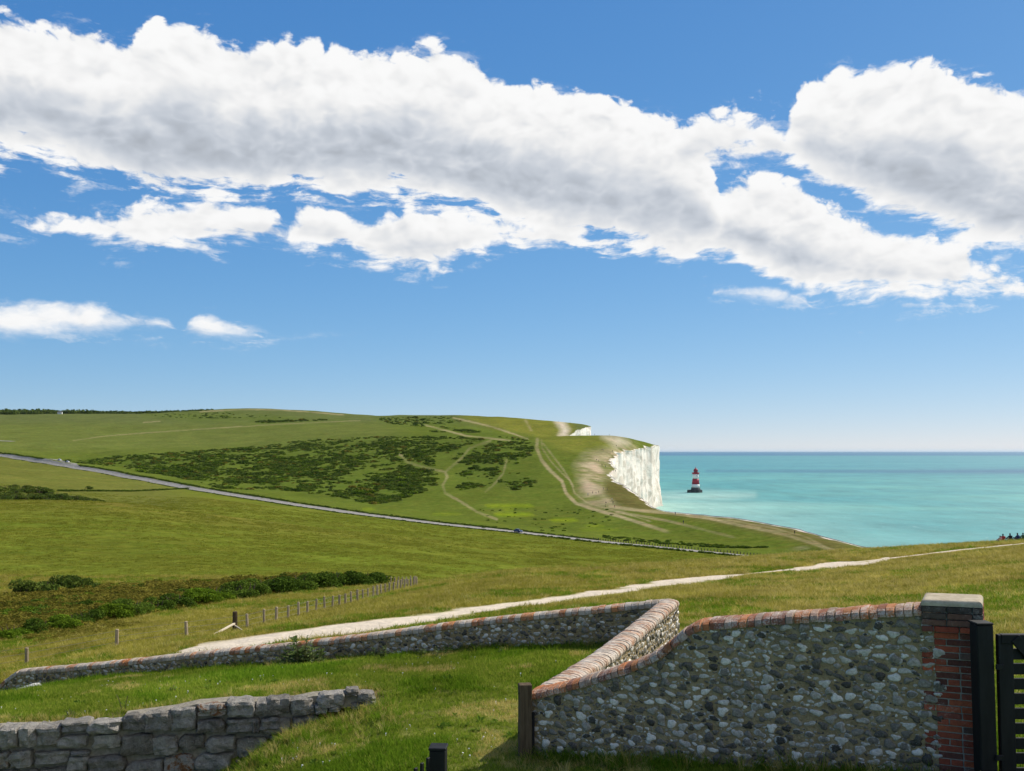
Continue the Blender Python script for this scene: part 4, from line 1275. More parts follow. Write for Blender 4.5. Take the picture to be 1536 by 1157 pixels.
# lay-by where two cars stand
us = np.linspace(60, 112, 16); ys = np.interp(us, UG, LY[KROAD])
LB = np.stack([(us - CX) / F * ys, ys], 1)
LT = np.gradient(LB, axis=0); LT /= np.linalg.norm(LT, axis=1)[:, None]
LN = np.stack([-LT[:, 1], LT[:, 0]], 1); LN = np.where(LN[:, 1:2] < 0, -LN, LN)
strip('lay_by', M_ASPH, [2.6, 5.6, 8.6], 0.17, LB, LN, np.clip(np.sin(np.linspace(0.05, math.pi - 0.05, 16)) * 1.6, 0.46, 1))

# further lane end at the left edge
us = np.linspace(-260, 20, 30); ys = np.interp(us, [-260, 20], [1230, 1120])
FB = np.stack([(us - CX) / F * ys, ys], 1); FT = np.gradient(FB, axis=0); FT /= np.linalg.norm(FT, axis=1)[:, None]
FN = np.stack([-FT[:, 1], FT[:, 0]], 1)
strip('lane', M_ASPH, [-4, 0, 4], 0.3, FB, FN)

# roadside posts
bol = bmesh.new()
add_box(bol, 0.22, 0.22, 1.05, (0, 0, 0.5), None, 0.02)
BOL = bm_mesh('roadside_post', bol)
M_BOL = mk_plain('dark_post_timber', (0.05, 0.045, 0.04), (0.10, 0.09, 0.075), 6, 0.9, 0.1, 0)
arc = np.concatenate([[0], np.cumsum(np.hypot(*np.diff(RP, axis=0).T))])
uR = CX + F * RP[:, 0] / RP[:, 1]
s0 = np.interp(882, uR, arc); s1 = np.interp(1150, uR, arc)
nb = 62
for i in range(nb):
    s = s0 + (s1 - s0) * i / (nb - 1)
    x = np.interp(s, arc, RP[:, 0]) ; y = np.interp(s, arc, RP[:, 1])
    nx = np.interp(s, arc, RN[:, 0]); ny = np.interp(s, arc, RN[:, 1])
    x += nx * 3.3; y += ny * 3.3
    o = link('roadside_post', BOL, M_BOL, None, (x, y, gz(x, y)))
    o.rotation_euler = (0, 0, random.uniform(0, 1)); o.scale = (1, 1, random.uniform(0.9, 1.1))
    tag(o, 'short dark timber post in the row along the far edge of the road', 'post', 'posts along the road edge')

# ------------------------------------------------------------------ cars
def make_car(name, paint, label, group=None):
    r = empty(name, (0, 0, 0)); tag(r, label, 'car', group)
    m, t = material(name + '_paint'); principled(t, paint, 0.3, 0.5)
    prof = [(-2.1, 0.35), (-2.15, 0.62), (-2.05, 0.86), (-1.75, 0.92), (1.05, 0.96), (1.85, 0.82), (2.12, 0.66), (2.15, 0.38), (1.9, 0.26), (-1.9, 0.26)]
    def loft(nm, pr, w0, w1, zb, zt):
        V, Fc = [], []
        n = len(pr)
        for sg in (-1, 1):
            for x, z in pr:
                q = (z - zb) / (zt - zb)
                V.append((x, sg * (w0 + (w1 - w0) * q), z))
        for i in range(n):
            j = (i + 1) % n
            Fc.append((i, j, n + j, n + i))
        Fc += [tuple(range(n))[::-1], tuple(range(n, 2 * n))]
        me = py_mesh(nm, V, Fc)
        bm = bmesh.new(); bm.from_mesh(me)
        bmesh.ops.recalc_face_normals(bm, faces=bm.faces)
        bmesh.ops.bevel(bm, geom=bm.edges[:], offset=0.05, segments=2, affect='EDGES')
        return bm_mesh(nm, bm, True)
    child('body', loft('body', prof, 0.88, 0.84, 0.26, 0.96), r, m)
    gm = bpy.data.materials.get('car_glass')
    if gm is None:
        gm, tg = material('car_glass'); principled(tg, (0.02, 0.025, 0.03), 0.08, 0.6)
    cab = child('cabin', loft('cabin', [(-1.85, 0.9), (-1.35, 1.40), (0.35, 1.42), (1.15, 0.92)], 0.82, 0.64, 0.9, 1.42), r, gm)
    child('roof', loft('roof', [(-1.38, 1.39), (-1.2, 1.46), (0.2, 1.47), (0.38, 1.40)], 0.67, 0.60, 1.39, 1.47), r, m)
    tm = bpy.data.materials.get('tyre') or mk_plain('tyre', (0.015, 0.015, 0.015), (0.03, 0.03, 0.03), 8, 0.9, 0.1, 0)
    rm = bpy.data.materials.get('rim') or mk_plain('rim', (0.35, 0.35, 0.36), (0.45, 0.45, 0.46), 8, 0.4, 0.5, 0)
    ty = lathe_mesh('tyre', [(0.2, -0.1), (0.30, -0.1), (0.32, -0.06), (0.32, 0.06), (0.30, 0.1), (0.2, 0.1)], 18)
    ri = lathe_mesh('rim', [(0.05, -0.085), (0.2, -0.09), (0.2, 0.09), (0.05, 0.085)], 18)
    for sx in (-1.3, 1.32):
        for sy in (-0.82, 0.82):
            w = child('wheel', ty, r, tm, (sx, sy, 0.32), (rad(90), 0, 0))
            child('rim', ri, w, rm)
    lm = bpy.data.materials.get('headlight') or mk_plain('headlight', (0.7, 0.7, 0.7), (0.8, 0.8, 0.8), 8, 0.2, 0.5, 0)
    bmesh_h = box_mesh('headlight', 0.06, 0.28, 0.12, bev=0.015)
    for sy in (-0.62, 0.62): child('headlight', bmesh_h, r, lm, (2.1, sy, 0.66))
    return r
def on_road(car, u, off, flip=False):
    i = int(np.argmin(np.abs(uR - u)))
    x, y = RP[i] + RN[i] * off
    a = math.atan2(RT[i, 1], RT[i, 0]) + (math.pi if flip else 0)
    h = 2.0
    z0 = gz(x - RT[i, 0] * h, y - RT[i, 1] * h); z1 = gz(x + RT[i, 0] * h, y + RT[i, 1] * h)
    car.location = (x, y, (z0 + z1) / 2 + 0.19)
    car.rotation_euler = (0, -math.atan2(z1 - z0, 4.0) * (-1 if flip else 1), a)
on_road(make_car('car', (0.02, 0.05, 0.14), 'dark blue car driving down the road between the fields'), 780, -0.9)
c = make_car('parked_car', (0.62, 0.63, 0.65), 'silver car parked at the near end of the lay-by'); on_road(c, 79.5, 6.6)
c = make_car('parked_car', (0.72, 0.72, 0.72), 'white car parked in the lay-by next to the dark bush'); on_road(c, 90.5, 6.9)

# ------------------------------------------------------------------ lighthouse
def lighthouse():
    Y = H * F / (739 - HY)
    x, y = at(1043.5, Y)
    k = Y / F                                     # metres per photo pixel there
    r = empty('lighthouse', (x, y, 0.0), rad(20))
    tag(r, 'red and white banded lighthouse on a dark base standing in the sea', 'lighthouse')
    mw = mk_plain('lighthouse_white', (0.72, 0.71, 0.68), (0.80, 0.79, 0.76), 0.3, 0.7, 0.2, 0)
    mr = mk_plain('lighthouse_red', (0.34, 0.028, 0.045), (0.42, 0.035, 0.05), 0.3, 0.6, 0.3, 0)
    mb = mk_plain('lighthouse_base', (0.035, 0.042, 0.045), (0.07, 0.078, 0.08), 0.3, 0.85, 0.2, 0)
    mg, tg = material('lantern_glass'); principled(tg, (0.22, 0.05, 0.055), 0.12, 0.6)
    def z(py): return (739 - py) * k
    def px(w): return w * k / 2
    # the foundation rock platform is wider on one side
    bm = bmesh.new()
    n = 22
    for zz, f in ((-3.0, 1.04), (z(735), 1.0)):
        for i in range(n):
            a = 2 * math.pi * i / n
            R = px(23.5) * f * (1 + 0.06 * math.sin(3 * a + 1) + 0.03 * math.sin(7 * a))
            bm.verts.new((R * math.cos(a) - 1.6, R * 0.8 * math.sin(a), zz))
    bm.verts.ensure_lookup_table(); vs = bm.verts
    for i in range(n): bm.faces.new((vs[i], vs[(i + 1) % n], vs[n + (i + 1) % n], vs[n + i]))
    bm.faces.new([vs[n + i] for i in range(n)])
    pl = child('platform', bm_mesh('platform', bm), r, mb)
    child('plinth', lathe_mesh('plinth', [(px(15.5), z(735.2)), (px(14), z(734)), (px(12.6), z(731.4))], 28), r, mb)
    child('lower_band', lathe_mesh('lower_band', [(px(12.4), z(731.5)), (px(11.4), z(726.6))], 28), r, mw)
    child('red_band', lathe_mesh('red_band', [(px(11.36), z(726.5)), (px(9.3), z(718.2))], 28), r, mr)
    child('upper_band', lathe_mesh('upper_band', [(px(9.26), z(718.1)), (px(8.8), z(711.4))], 28), r, mw)
    child('gallery', lathe_mesh('gallery', [(px(8.9), z(711.3)), (px(11.4), z(710.6)), (px(11.4), z(710.0)), (px(9), z(709.9))], 28), r, mr)
    rail = child('gallery_rail', lathe_mesh('gallery_rail', [(px(11.2), z(709.9)), (px(11.2), z(708.9)), (px(10.9), z(708.9)), (px(10.9), z(709.9))], 28), r, mr)
    child('lantern', lathe_mesh('lantern', [(px(5.8), z(709.8)), (px(5.8), z(706.2))], 16), r, mg)
    for i in range(8):
        a = 2 * math.pi * i / 8
        child('glazing_bar', box_mesh('glazing_bar', 0.25, 0.25, z(706.2) - z(709.8)), r, mr, (px(5.9) * math.cos(a), px(5.9) * math.sin(a), (z(706.2) + z(709.8)) / 2))
    child('dome', lathe_mesh('dome', [(px(7.0), z(706.2)), (px(6.4), z(705.0)), (px(4.4), z(703.6)), (px(1.8), z(702.8)), (px(0.8), z(702.4))], 20), r, mr)
    child('finial', lathe_mesh('finial', [(0.4, z(702.5)), (0.9, z(702.0)), (0.3, z(701.5)), (0.12, z(699.8))], 10), r, mr)
    for zz, a in ((z(728.5), -100), (z(721), -60), (z(714), -95), (z(714), -20)):
        R = px(10.6) if zz < z(720) else px(9.2)
        o = child('window', box_mesh('window', 0.5, 0.9, 1.6, bev=0.05), r, mb, (R * math.cos(rad(a)), R * math.sin(rad(a)), zz), (0, 0, rad(a)))
    return r
lighthouse()

# ------------------------------------------------------------------ post and wire fence
def fence():
    us = [-120, -45, 40, 175, 280, 371, 396, 414, 432, 448, 461, 474, 487, 498.5, 509, 518, 527, 536, 544.6, 552, 560, 566, 572, 578, 584, 590, 596, 601, 606.5, 612, 616.5, 621, 625]
    KF = [k for k in range(len(LY)) if abs(np.interp(40, UG, LY[k]) - 38.5) < 0.6 and abs(np.interp(500, UG, LY[k]) - 57) < 0.8][0]
    r = empty('wire_fence', (*at(352, table_at(KF, 352)), 0))
    r.location.z = gz(r.location.x, r.location.y)
    tag(r, 'wire fence on bleached timber posts below the chalk path', 'fence')
    pm = []
    for k in range(6):
        me = lathe_mesh('post', [(0.075, -0.3), (0.072, 0.4), (0.068, 0.9), (0.055, 0.93)], 8, False)
        pm.append(me)
    tops_ = []
    for u in us:
        Y = table_at(KF, u); x, y = at(u, Y); z = gz(x, y)
        k = 0.92 if u > 300 else 0.84
        sc = random.uniform(0.93, 1.06) * k
        w = 1.15 if u < 300 else random.uniform(0.85, 1.1)
        o = child('post', random.choice(pm), r, M_FPOST, Vector((x, y, z)) - r.location, (random.uniform(-.05, .05), random.uniform(-.06, .06), random.uniform(0, 3)), (w, w, sc))
        tops_.append(Vector((x, y, z)))
    # strainer post with its two struts
    Y = table_at(KF, 352); x, y = at(352.5, Y); z = gz(x, y)
    sp = Vector((x, y, z))
    child('strainer_post', lathe_mesh('strainer_post', [(0.13, -0.3), (0.125, 0.5), (0.12, 0.98), (0.09, 1.0)], 10, False), r, M_POST, sp - r.location)
    for (ua, pa, zt, rr) in ((316, 955, 0.42, 0.05), (368, 949, 0.34, 0.035)):
        q = Vector(hit(ua, pa, 36, 60))
        a = sp + Vector((0, -0.1, zt)); d = q - a
        bm = bmesh.new(); add_box(bm, rr * 2, rr * 1.6, d.length, (0, 0, d.length / 2), None, 0.01)
        child('strut', bm_mesh('strut', bm), r, M_RAIL, a - r.location, d.to_track_quat('Z', 'Y').to_matrix())
    allp = sorted(tops_ + [sp], key=lambda v: CX + F * v.x / v.y)
    for hgt in (0.24, 0.5, 0.76):
        V, Fc = [], []
        wr = 0.005
        for v in allp:
            for dz in (-wr, wr):
                for dy in (-wr, wr): V.append((v.x - r.location.x, v.y - 0.07 + dy - r.location.y, v.z + hgt + dz - r.location.z))
        for i in range(len(allp) - 1):
            a, b = i * 4, i * 4 + 4
            Fc += [(a, b, b + 1, a + 1), (a + 2, a + 3, b + 3, b + 2), (a, a + 2, b + 2, b), (a + 1, b + 1, b + 3, a + 3)]
        child('wire', py_mesh('wire', V, Fc), r, M_WIRE)
    # second fence that leaves the corner across the slope behind
    r2 = empty('wire_fence', (*at(600, 92), 0)); r2.location.z = gz(r2.location.x, r2.location.y)
    tag(r2, 'short run of thin fence posts behind the end of the wire fence', 'fence')
    pv = None
    for i in range(9):
        u = 574 + i * 6.0
        Y = 98 - i * 2.2
        x, y = at(u, Y)
        child('post', random.choice(pm), r2, M_FPOST, Vector((x, y, gz(x, y))) - r2.location, (0, random.uniform(-.04, .04), 0), (0.9, 0.9, 1.0))
fence()

# ------------------------------------------------------------------ people (far off on the cliff top, and sitting on the crest)
def skin_body(name, joints, bones):
    me = bpy.data.meshes.new(name)
    keys = list(joints)
    me.from_pydata([joints[k][0] for k in keys], [(keys.index(a), keys.index(b)) for a, b in bones], [])
    ob = bpy.data.objects.new(name, me); col.objects.link(ob)
    ob.modifiers.new('skin', 'SKIN'); ob.modifiers.new('sub', 'SUBSURF').levels = 1
    sk = me.skin_vertices[0].data
    for i, k in enumerate(keys):
        rr = joints[k][1]
        sk[i].radius = rr if isinstance(rr, tuple) else (rr, rr)
        sk[i].use_root = (k == 'pelvis')
    dg = bpy.context.evaluated_depsgraph_get()
    dg.update()
    out = bpy.data.meshes.new_from_object(ob.evaluated_get(dg))
    bpy.data.objects.remove(ob)
    out.polygons.foreach_set('use_smooth', np.ones(len(out.polygons), bool))
    return out
def standing(step):
    s = step
    J = {'pelvis': ((0, 0, 0.95), (0.16, 0.11)), 'waist': ((0, 0.0, 1.1), (0.14, 0.1)), 'chest': ((0, 0.01, 1.32), (0.18, 0.12)), 'neck': ((0, 0, 1.47), 0.06), 'chin': ((0, 0.02, 1.55), 0.075), 'head': ((0, 0.015, 1.66), 0.095), 'crown': ((0, 0, 1.75), 0.06),
         'sl': ((-0.19, 0, 1.41), 0.065), 'el': ((-0.25, -0.06 * s, 1.13), 0.048), 'wl': ((-0.25, 0.08 * s, 0.88), 0.035), 'hl': ((-0.24, 0.12 * s, 0.79), 0.04),
         'sr': ((0.19, 0, 1.41), 0.065), 'er': ((0.25, -0.02, 1.13), 0.048), 'wr': ((0.25, -0.12 * s, 0.88), 0.035), 'hr': ((0.24, -0.1 * s, 0.79), 0.04),
         'tl': ((-0.09, 0, 0.86), 0.09), 'kl': ((-0.1, 0.14 * s, 0.48), 0.062), 'al': ((-0.1, 0.02 + 0.16 * s, 0.08), 0.042), 'fl': ((-0.11, 0.17 + 0.16 * s, 0.045), 0.04),
         'tr': ((0.09, 0, 0.86), 0.09), 'kr': ((0.1, -0.05 * s, 0.48), 0.062), 'ar': ((0.1, -0.24 * s, 0.08), 0.042), 'fr': ((0.11, 0.13 - 0.24 * s, 0.045), 0.04)}
    return skin_body('person', J, PB)
PB = [('pelvis', 'waist'), ('waist', 'chest'), ('chest', 'neck'), ('neck', 'chin'), ('chin', 'head'), ('head', 'crown'), ('chest', 'sl'), ('sl', 'el'), ('el', 'wl'), ('wl', 'hl'), ('chest', 'sr'), ('sr', 'er'), ('er', 'wr'), ('wr', 'hr'), ('pelvis', 'tl'), ('tl', 'kl'), ('kl', 'al'), ('al', 'fl'), ('pelvis', 'tr'), ('tr', 'kr'), ('kr', 'ar'), ('ar', 'fr')]
def seated():
    J = {'pelvis': ((0, 0, 0.13), (0.17, 0.13)), 'waist': ((0, 0.0, 0.3), (0.15, 0.11)), 'chest': ((0, 0.05, 0.52), (0.19, 0.12)), 'neck': ((0, 0.09, 0.68), 0.06), 'chin': ((0, 0.12, 0.75), 0.075), 'head': ((0, 0.12, 0.85), 0.10), 'crown': ((0, 0.1, 0.95), 0.06),
         'sl': ((-0.2, 0.05, 0.6), 0.07), 'el': ((-0.28, 0.2, 0.38), 0.05), 'wl': ((-0.15, 0.4, 0.36), 0.035), 'hl': ((-0.08, 0.44, 0.38), 0.04),
         'sr': ((0.2, 0.05, 0.6), 0.07), 'er': ((0.28, 0.2, 0.38), 0.05), 'wr': ((0.15, 0.4, 0.36), 0.035), 'hr': ((0.08, 0.44, 0.38), 0.04),
         'tl': ((-0.1, 0.1, 0.14), 0.095), 'kl': ((-0.14, 0.46, 0.42), 0.065), 'al': ((-0.12, 0.74, 0.07), 0.045), 'fl': ((-0.13, 0.88, 0.05), 0.04),
         'tr': ((0.1, 0.1, 0.14), 0.095), 'kr': ((0.14, 0.46, 0.42), 0.065), 'ar': ((0.12, 0.74, 0.07), 0.045), 'fr': ((0.13, 0.88, 0.05), 0.04)}
    return skin_body('person', J, PB)
def cloth(name, c):
    m = bpy.data.materials.get(name)
    if m: return m
    m, t = material(name)
    n = t.noise(obj_pos(t), 30, 3, 0.6)
    principled(t, t.mix(n, tuple(v * 0.8 for v in c), tuple(min(1, v * 1.15) for v in c)), 0.85, 0.15)
    return m
SKIN = cloth('skin', (0.45, 0.27, 0.19)); HAIR = cloth('dark_hair', (0.018, 0.014, 0.012))
COL = {'black': (0.015, 0.015, 0.02), 'navy': (0.02, 0.03, 0.09), 'red': (0.42, 0.06, 0.05), 'white': (0.7, 0.7, 0.68), 'grey': (0.18, 0.18, 0.19), 'blue': (0.08, 0.16, 0.36), 'pink': (0.55, 0.28, 0.26), 'green': (0.07, 0.12, 0.05), 'tan': (0.4, 0.3, 0.19)}
def dress(me, hip, neck, headtop):
    """material slots by body region: skin, top, trousers, hair"""
    for _ in range(4): me.materials.append(SKIN)
    hy = 0.0
    for p in me.polygons:
        c = p.center
        head = c.z > neck
        if head: p.material_index = 3 if (c.z > headtop - 0.10 or c.y < (0.0 if hip > 0.5 else 0.09)) else 0
        elif c.z > hip or (hip < 0.5 and c.y < 0.08 and c.z > 0.2): p.material_index = 1
        else: p.material_index = 2
        if hip > 0.5 and abs(c.x) > 0.2 and c.z < 0.92: p.material_index = 0
        if hip < 0.5 and c.y > 0.37 and c.z > 0.3 and abs(c.x) < 0.12: p.material_index = 0
    return me
ST = [dress(standing(1.0), 0.95, 1.5, 1.79), dress(standing(-0.6), 0.95, 1.5, 1.79), dress(standing(0.1), 0.95, 1.5, 1.79)]
SE = dress(seated(), 0.31, 0.70, 0.99)
def person(me, loc, rz, top, leg, label, sc=1.0, group=None):
    o = bpy.data.objects.new('person', me)
    o.location = loc; o.rotation_euler = (0, 0, rz); o.scale = (sc, sc, sc)
    col.objects.link(o)
    for i, m in enumerate((SKIN, cloth('cloth_' + top, COL[top]), cloth('cloth_' + leg, COL[leg]), HAIR)):
        o.material_slots[i].link = 'OBJECT'; o.material_slots[i].material = m
    tag(o, label, 'person', group)
    return o
# sitting on the crest, backs turned
for u, py, top, leg, lab, rz in [(1501, 813.5, 'pink', 'grey', 'person in a pinkish red top sitting with hunched back on the grassy crest', 0.2), (1505, 814, 'red', 'black', 'person in a red top sitting on the crest above the sea', -0.15), (1516, 813.2, 'black', 'black', 'person in black sitting between the other sitters on the grassy crest', 0.1), (1527.5, 812.8, 'navy', 'black', 'person in a navy top sitting on the crest above the sea', 0.35), (1535, 812, 'green', 'black', 'person in a dark green top sitting at the end of the crest group', -0.2)]:
    Y = 100.5 + random.uniform(-.5, .6); x, y = at(u, Y)
    person(SE, (x, y, gz(x, y) - 0.02), rz, top, leg, lab, 1.0 if u != 1501 else 0.8)
G1 = 'walkers on the worn chalk along the cliff edge'
walk = [(905, 735, 'black'), (911, 736, 'navy'), (889, 741, 'black'), (894, 741.5, 'grey'), (898, 740, 'black'), (882, 744, 'blue'), (918, 752, 'white'), (919.5, 756, 'black'), (922, 762, 'red'), (909, 757, 'navy'), (908, 761, 'black'), (903, 676.5, 'black'), (905, 677, 'blue'), (912, 680, 'tan'), (915, 681, 'grey'), (918.5, 678.5, 'black'), (895, 692, 'navy'), (898, 693, 'black'), (903, 700, 'green'), (908, 701.5, 'grey'), (923, 708.5, 'black'), (920, 708, 'navy'), (924.5, 670, 'black'), (1013, 773, 'black'), (1025, 786, 'navy'), (1192, 802, 'black')]
for i, (u, py, c) in enumerate(walk):
    if py < 712: x, y, z = hit(u, py, 700, 1210)
    elif u > 1000: x, y, z = hit(u, py, 340, 520)
    else: x, y, z = hit(u, py, 460, 760)
    leg = random.choice(['black', 'grey', 'navy', 'tan'])
    person(random.choice(ST), (x, y, z - 0.02), random.uniform(0, 6.28), c, leg, 'person in %s top and %s trousers out on the worn cliff top' % ('a ' + c, leg), 1.0 if y < 620 else 1.15, G1)
for u in (838, 855, 892, 914):
    x, y, z = hit(u, 652 if u > 880 else 632, 1000 if u > 880 else 1600, 1180 if u > 880 else 1850)
    z = gz(x, y)
    person(ST[0], (x, y, z - 0.02), 1.0, 'black', 'black', 'person in black standing on the far skyline of the headland', 1.2, 'people on the skyline')

# ------------------------------------------------------------------ vegetation
def leaf_material(name, c1, c2, c3, trans=0.35):
    m, t = material(name)
    r = rnd(t)
    g = t.n('ShaderNodeNewGeometry')
    isl = g.outputs['Random Per Island']
    c = t.ramp(t.add(t.mul(r, 0.45), t.mul(isl, 0.55)), [(0.1, c1), (0.5, c2), (0.9, c3)])
    n = t.noise(g.outputs['Position'], 0.35, 3, 0.6)
    k = t.lin(n, 0.3, 0.7, 0.72, 1.25)
    c = t.mix(1.0, c, t.comb(k, k, k), 'MULTIPLY')
    d = t.n('ShaderNodeBsdfDiffuse', {'Color': c})
    tr = t.n('ShaderNodeBsdfTranslucent', {'Color': c})
    mx = t.n('ShaderNodeMixShader', {0: trans, 1: d.outputs[0], 2: tr.outputs[0]})
    t.nt.links.new(mx.outputs[0], t.out.inputs[0])
    return m
def blades(name, n, spread, h0, h1, w, bend, mat, seg=2):
    V, Fc = [], []
    for i in range(n):
        a = random.uniform(0, 6.283); r = spread * math.sqrt(random.random())
        x0, y0 = r * math.cos(a), r * math.sin(a)
        h = random.uniform(h0, h1); b = random.uniform(0.2, 1.0) * bend * h; da = a + random.uniform(-1.2, 1.2)
        dx, dy = math.cos(da), math.sin(da)
        fa = random.uniform(0, 3.14); wx, wy = math.cos(fa) * w / 2, math.sin(fa) * w / 2
        base = len(V)
        for s in range(seg):
            q = s / seg; k = 1 - 0.6 * q
            cx, cy, cz = x0 + dx * b * q * q, y0 + dy * b * q * q, h * q * (1 - 0.25 * q * bend) - 0.02
            V += [(cx - wx * k, cy - wy * k, cz), (cx + wx * k, cy + wy * k, cz)]
        V.append((x0 + dx * b, y0 + dy * b, h * (1 - 0.25 * bend)))
        for s in range(seg - 1): Fc.append((base + 2 * s, base + 2 * s + 1, base + 2 * s + 3, base + 2 * s + 2))
        Fc.append((base + 2 * seg - 2, base + 2 * seg - 1, base + 2 * seg))
    me = py_mesh(name, V, Fc)
    me.materials.append(mat)
    return me
def crown(name, lobes, n, size, mat, core=True, flat=0.75):
    """leaf faces spread through the outer shell of several lobes; lobes: (x,y,z,r)"""
    V, Fc = [], []
    L = np.array(lobes); wts = L[:, 3] ** 2; wts = wts / wts.sum()
    for i in range(n):
        x, y, z, r = L[rng.choice(len(L), p=wts)]
        d = rng.normal(size=3); d /= np.linalg.norm(d)
        if d[2] < -0.5: d[2] *= -1
        rr = r * (0.72 + 0.36 * rng.random() ** 0.7)
        c = np.array([x, y, z]) + d * rr * np.array([1, 1, flat])
        if c[2] < 0.02: c[2] = 0.02 + 0.1 * rng.random()
        nrm = d + 0.75 * rng.normal(size=3); nrm /= np.linalg.norm(nrm)
        t1 = np.cross(nrm, rng.normal(size=3)); t1 /= np.linalg.norm(t1); t2 = np.cross(nrm, t1)
        s = size * (0.6 + 0.8 * rng.random())
        b = len(V)
        V += [c - t1 * s, c + t2 * s * 0.45, c + t1 * s, c - t2 * s * 0.45]
        Fc.append((b, b + 1, b + 2, b + 3))
    me = py_mesh(name, V, Fc)
    me.materials.append(mat)
    return me
PROTO = {}
def proto(cname, meshes):
    c = bpy.data.collections.new(cname)
    for i, me in enumerate(meshes):
        o = bpy.data.objects.new('%s_%02d' % (cname, i), me)
        c.objects.link(o)
    PROTO[cname] = c
    return c
def scatter(name, pts, rot, scl, idx, coll, label=None, cat=None):
    me = bpy.data.meshes.new(name)
    n = len(pts)
    me.vertices.add(n); me.vertices.foreach_set('co', np.asarray(pts, np.float32).ravel())
    a = me.attributes.new('rot', 'FLOAT_VECTOR', 'POINT'); a.data.foreach_set('vector', np.asarray(rot, np.float32).ravel())
    a = me.attributes.new('scl', 'FLOAT_VECTOR', 'POINT'); a.data.foreach_set('vector', np.asarray(scl, np.float32).ravel())
    a = me.attributes.new('idx', 'INT', 'POINT'); a.data.foreach_set('value', np.asarray(idx, np.int32))
    o = bpy.data.objects.new(name, me); col.objects.link(o)
    o['kind'] = 'stuff'
    if label: tag(o, label, cat)
    ng = bpy.data.node_groups.new(name + '_scatter', 'GeometryNodeTree')
    ng.interface.new_socket('Geometry', in_out='INPUT', socket_type='NodeSocketGeometry')
    ng.interface.new_socket('Geometry', in_out='OUTPUT', socket_type='NodeSocketGeometry')
    N = ng.nodes; Lk = ng.links
    gi = N.new('NodeGroupInput'); go = N.new('NodeGroupOutput')
    ci = N.new('GeometryNodeCollectionInfo'); ci.inputs['Collection'].default_value = coll
    ci.inputs['Separate Children'].default_value = True; ci.inputs['Reset Children'].default_value = True
    iop = N.new('GeometryNodeInstanceOnPoints'); iop.inputs['Pick Instance'].default_value = True
    def na(nm, typ):
        q = N.new('GeometryNodeInputNamedAttribute'); q.data_type = typ; q.inputs['Name'].default_value = nm
        return q.outputs['Attribute']
    e2r = N.new('FunctionNodeEulerToRotation')
    Lk.new(na('rot', 'FLOAT_VECTOR'), e2r.inputs[0])
    mtp = N.new('GeometryNodeMeshToPoints')
    Lk.new(gi.outputs[0], mtp.inputs['Mesh'])
    Lk.new(mtp.outputs[0], iop.inputs['Points'])
    Lk.new(ci.outputs[0], iop.inputs['Instance'])
    Lk.new(na('idx', 'INT'), iop.inputs['Instance Index'])
    Lk.new(e2r.outputs[0], iop.inputs['Rotation'])
    Lk.new(na('scl', 'FLOAT_VECTOR'), iop.inputs['Scale'])
    Lk.new(iop.outputs[0], go.inputs[0])
    md = o.modifiers.new('scatter', 'NODES'); md.node_group = ng
    return o
def spread(n, u0, u1, y0, y1, power):
    """random plan points: uniform in photo column, distance weighted by Y**power"""
    us = rng.uniform(u0, u1, n)
    q = rng.random(n)
    p1 = power + 1
    ys = (y0 ** p1 + q * (y1 ** p1 - y0 ** p1)) ** (1 / p1)
    return us, (us - CX) / F * ys, ys

# ---- grass
M_G1 = leaf_material('lawn_grass', (0.10, 0.17, 0.012), (0.185, 0.27, 0.022), (0.34, 0.36, 0.06), 0.45)
M_G2 = leaf_material('rough_grass', (0.18, 0.20, 0.022), (0.31, 0.28, 0.04), (0.48, 0.40, 0.10), 0.42)
M_G3 = leaf_material('straw_grass', (0.34, 0.28, 0.06), (0.46, 0.38, 0.10), (0.60, 0.50, 0.19), 0.4)
M_G4 = leaf_material('lush_grass', (0.075, 0.155, 0.008), (0.13, 0.225, 0.014), (0.2, 0.29, 0.025), 0.5)
lawn_p = proto('lawn_tuft', [blades('t', 22, 0.07, 0.02, 0.05, 0.009, 1.0, M_G1) for _ in range(4)] + [blades('t', 18, 0.06, 0.02, 0.055, 0.008, 0.9, M_G3) for _ in range(1)] + [blades('t', 24, 0.08, 0.025, 0.065, 0.009, 1.0, M_G4) for _ in range(2)])
rough_p = proto('rough_tuft', [blades('t', 24, 0.16, 0.09, 0.24, 0.016, 1.0, M_G2) for _ in range(4)] + [blades('t', 20, 0.15, 0.10, 0.28, 0.014, 0.9, M_G3) for _ in range(2)] + [blades('t', 24, 0.16, 0.08, 0.2, 0.016, 0.9, M_G4) for _ in range(2)])
tall_p = proto('tall_tuft', [blades('t', 26, 0.09, 0.12, 0.30, 0.010, 1.0, M_G4) for _ in range(3)] + [blades('t', 20, 0.07, 0.12, 0.32, 0.008, 0.9, M_G3)])

def wall_dist(x, y, a, b):
    dx, dy = b[0] - a[0], b[1] - a[1]
    q = np.clip(((x - a[0]) * dx + (y - a[1]) * dy) / (dx * dx + dy * dy), 0, 1)
    return np.hypot(x - a[0] - q * dx, y - a[1] - q * dy)
def rand_rot(n, tilt=0.15):
    return np.stack([rng.normal(0, tilt, n), rng.normal(0, tilt, n), rng.uniform(0, 6.283, n)], -1)

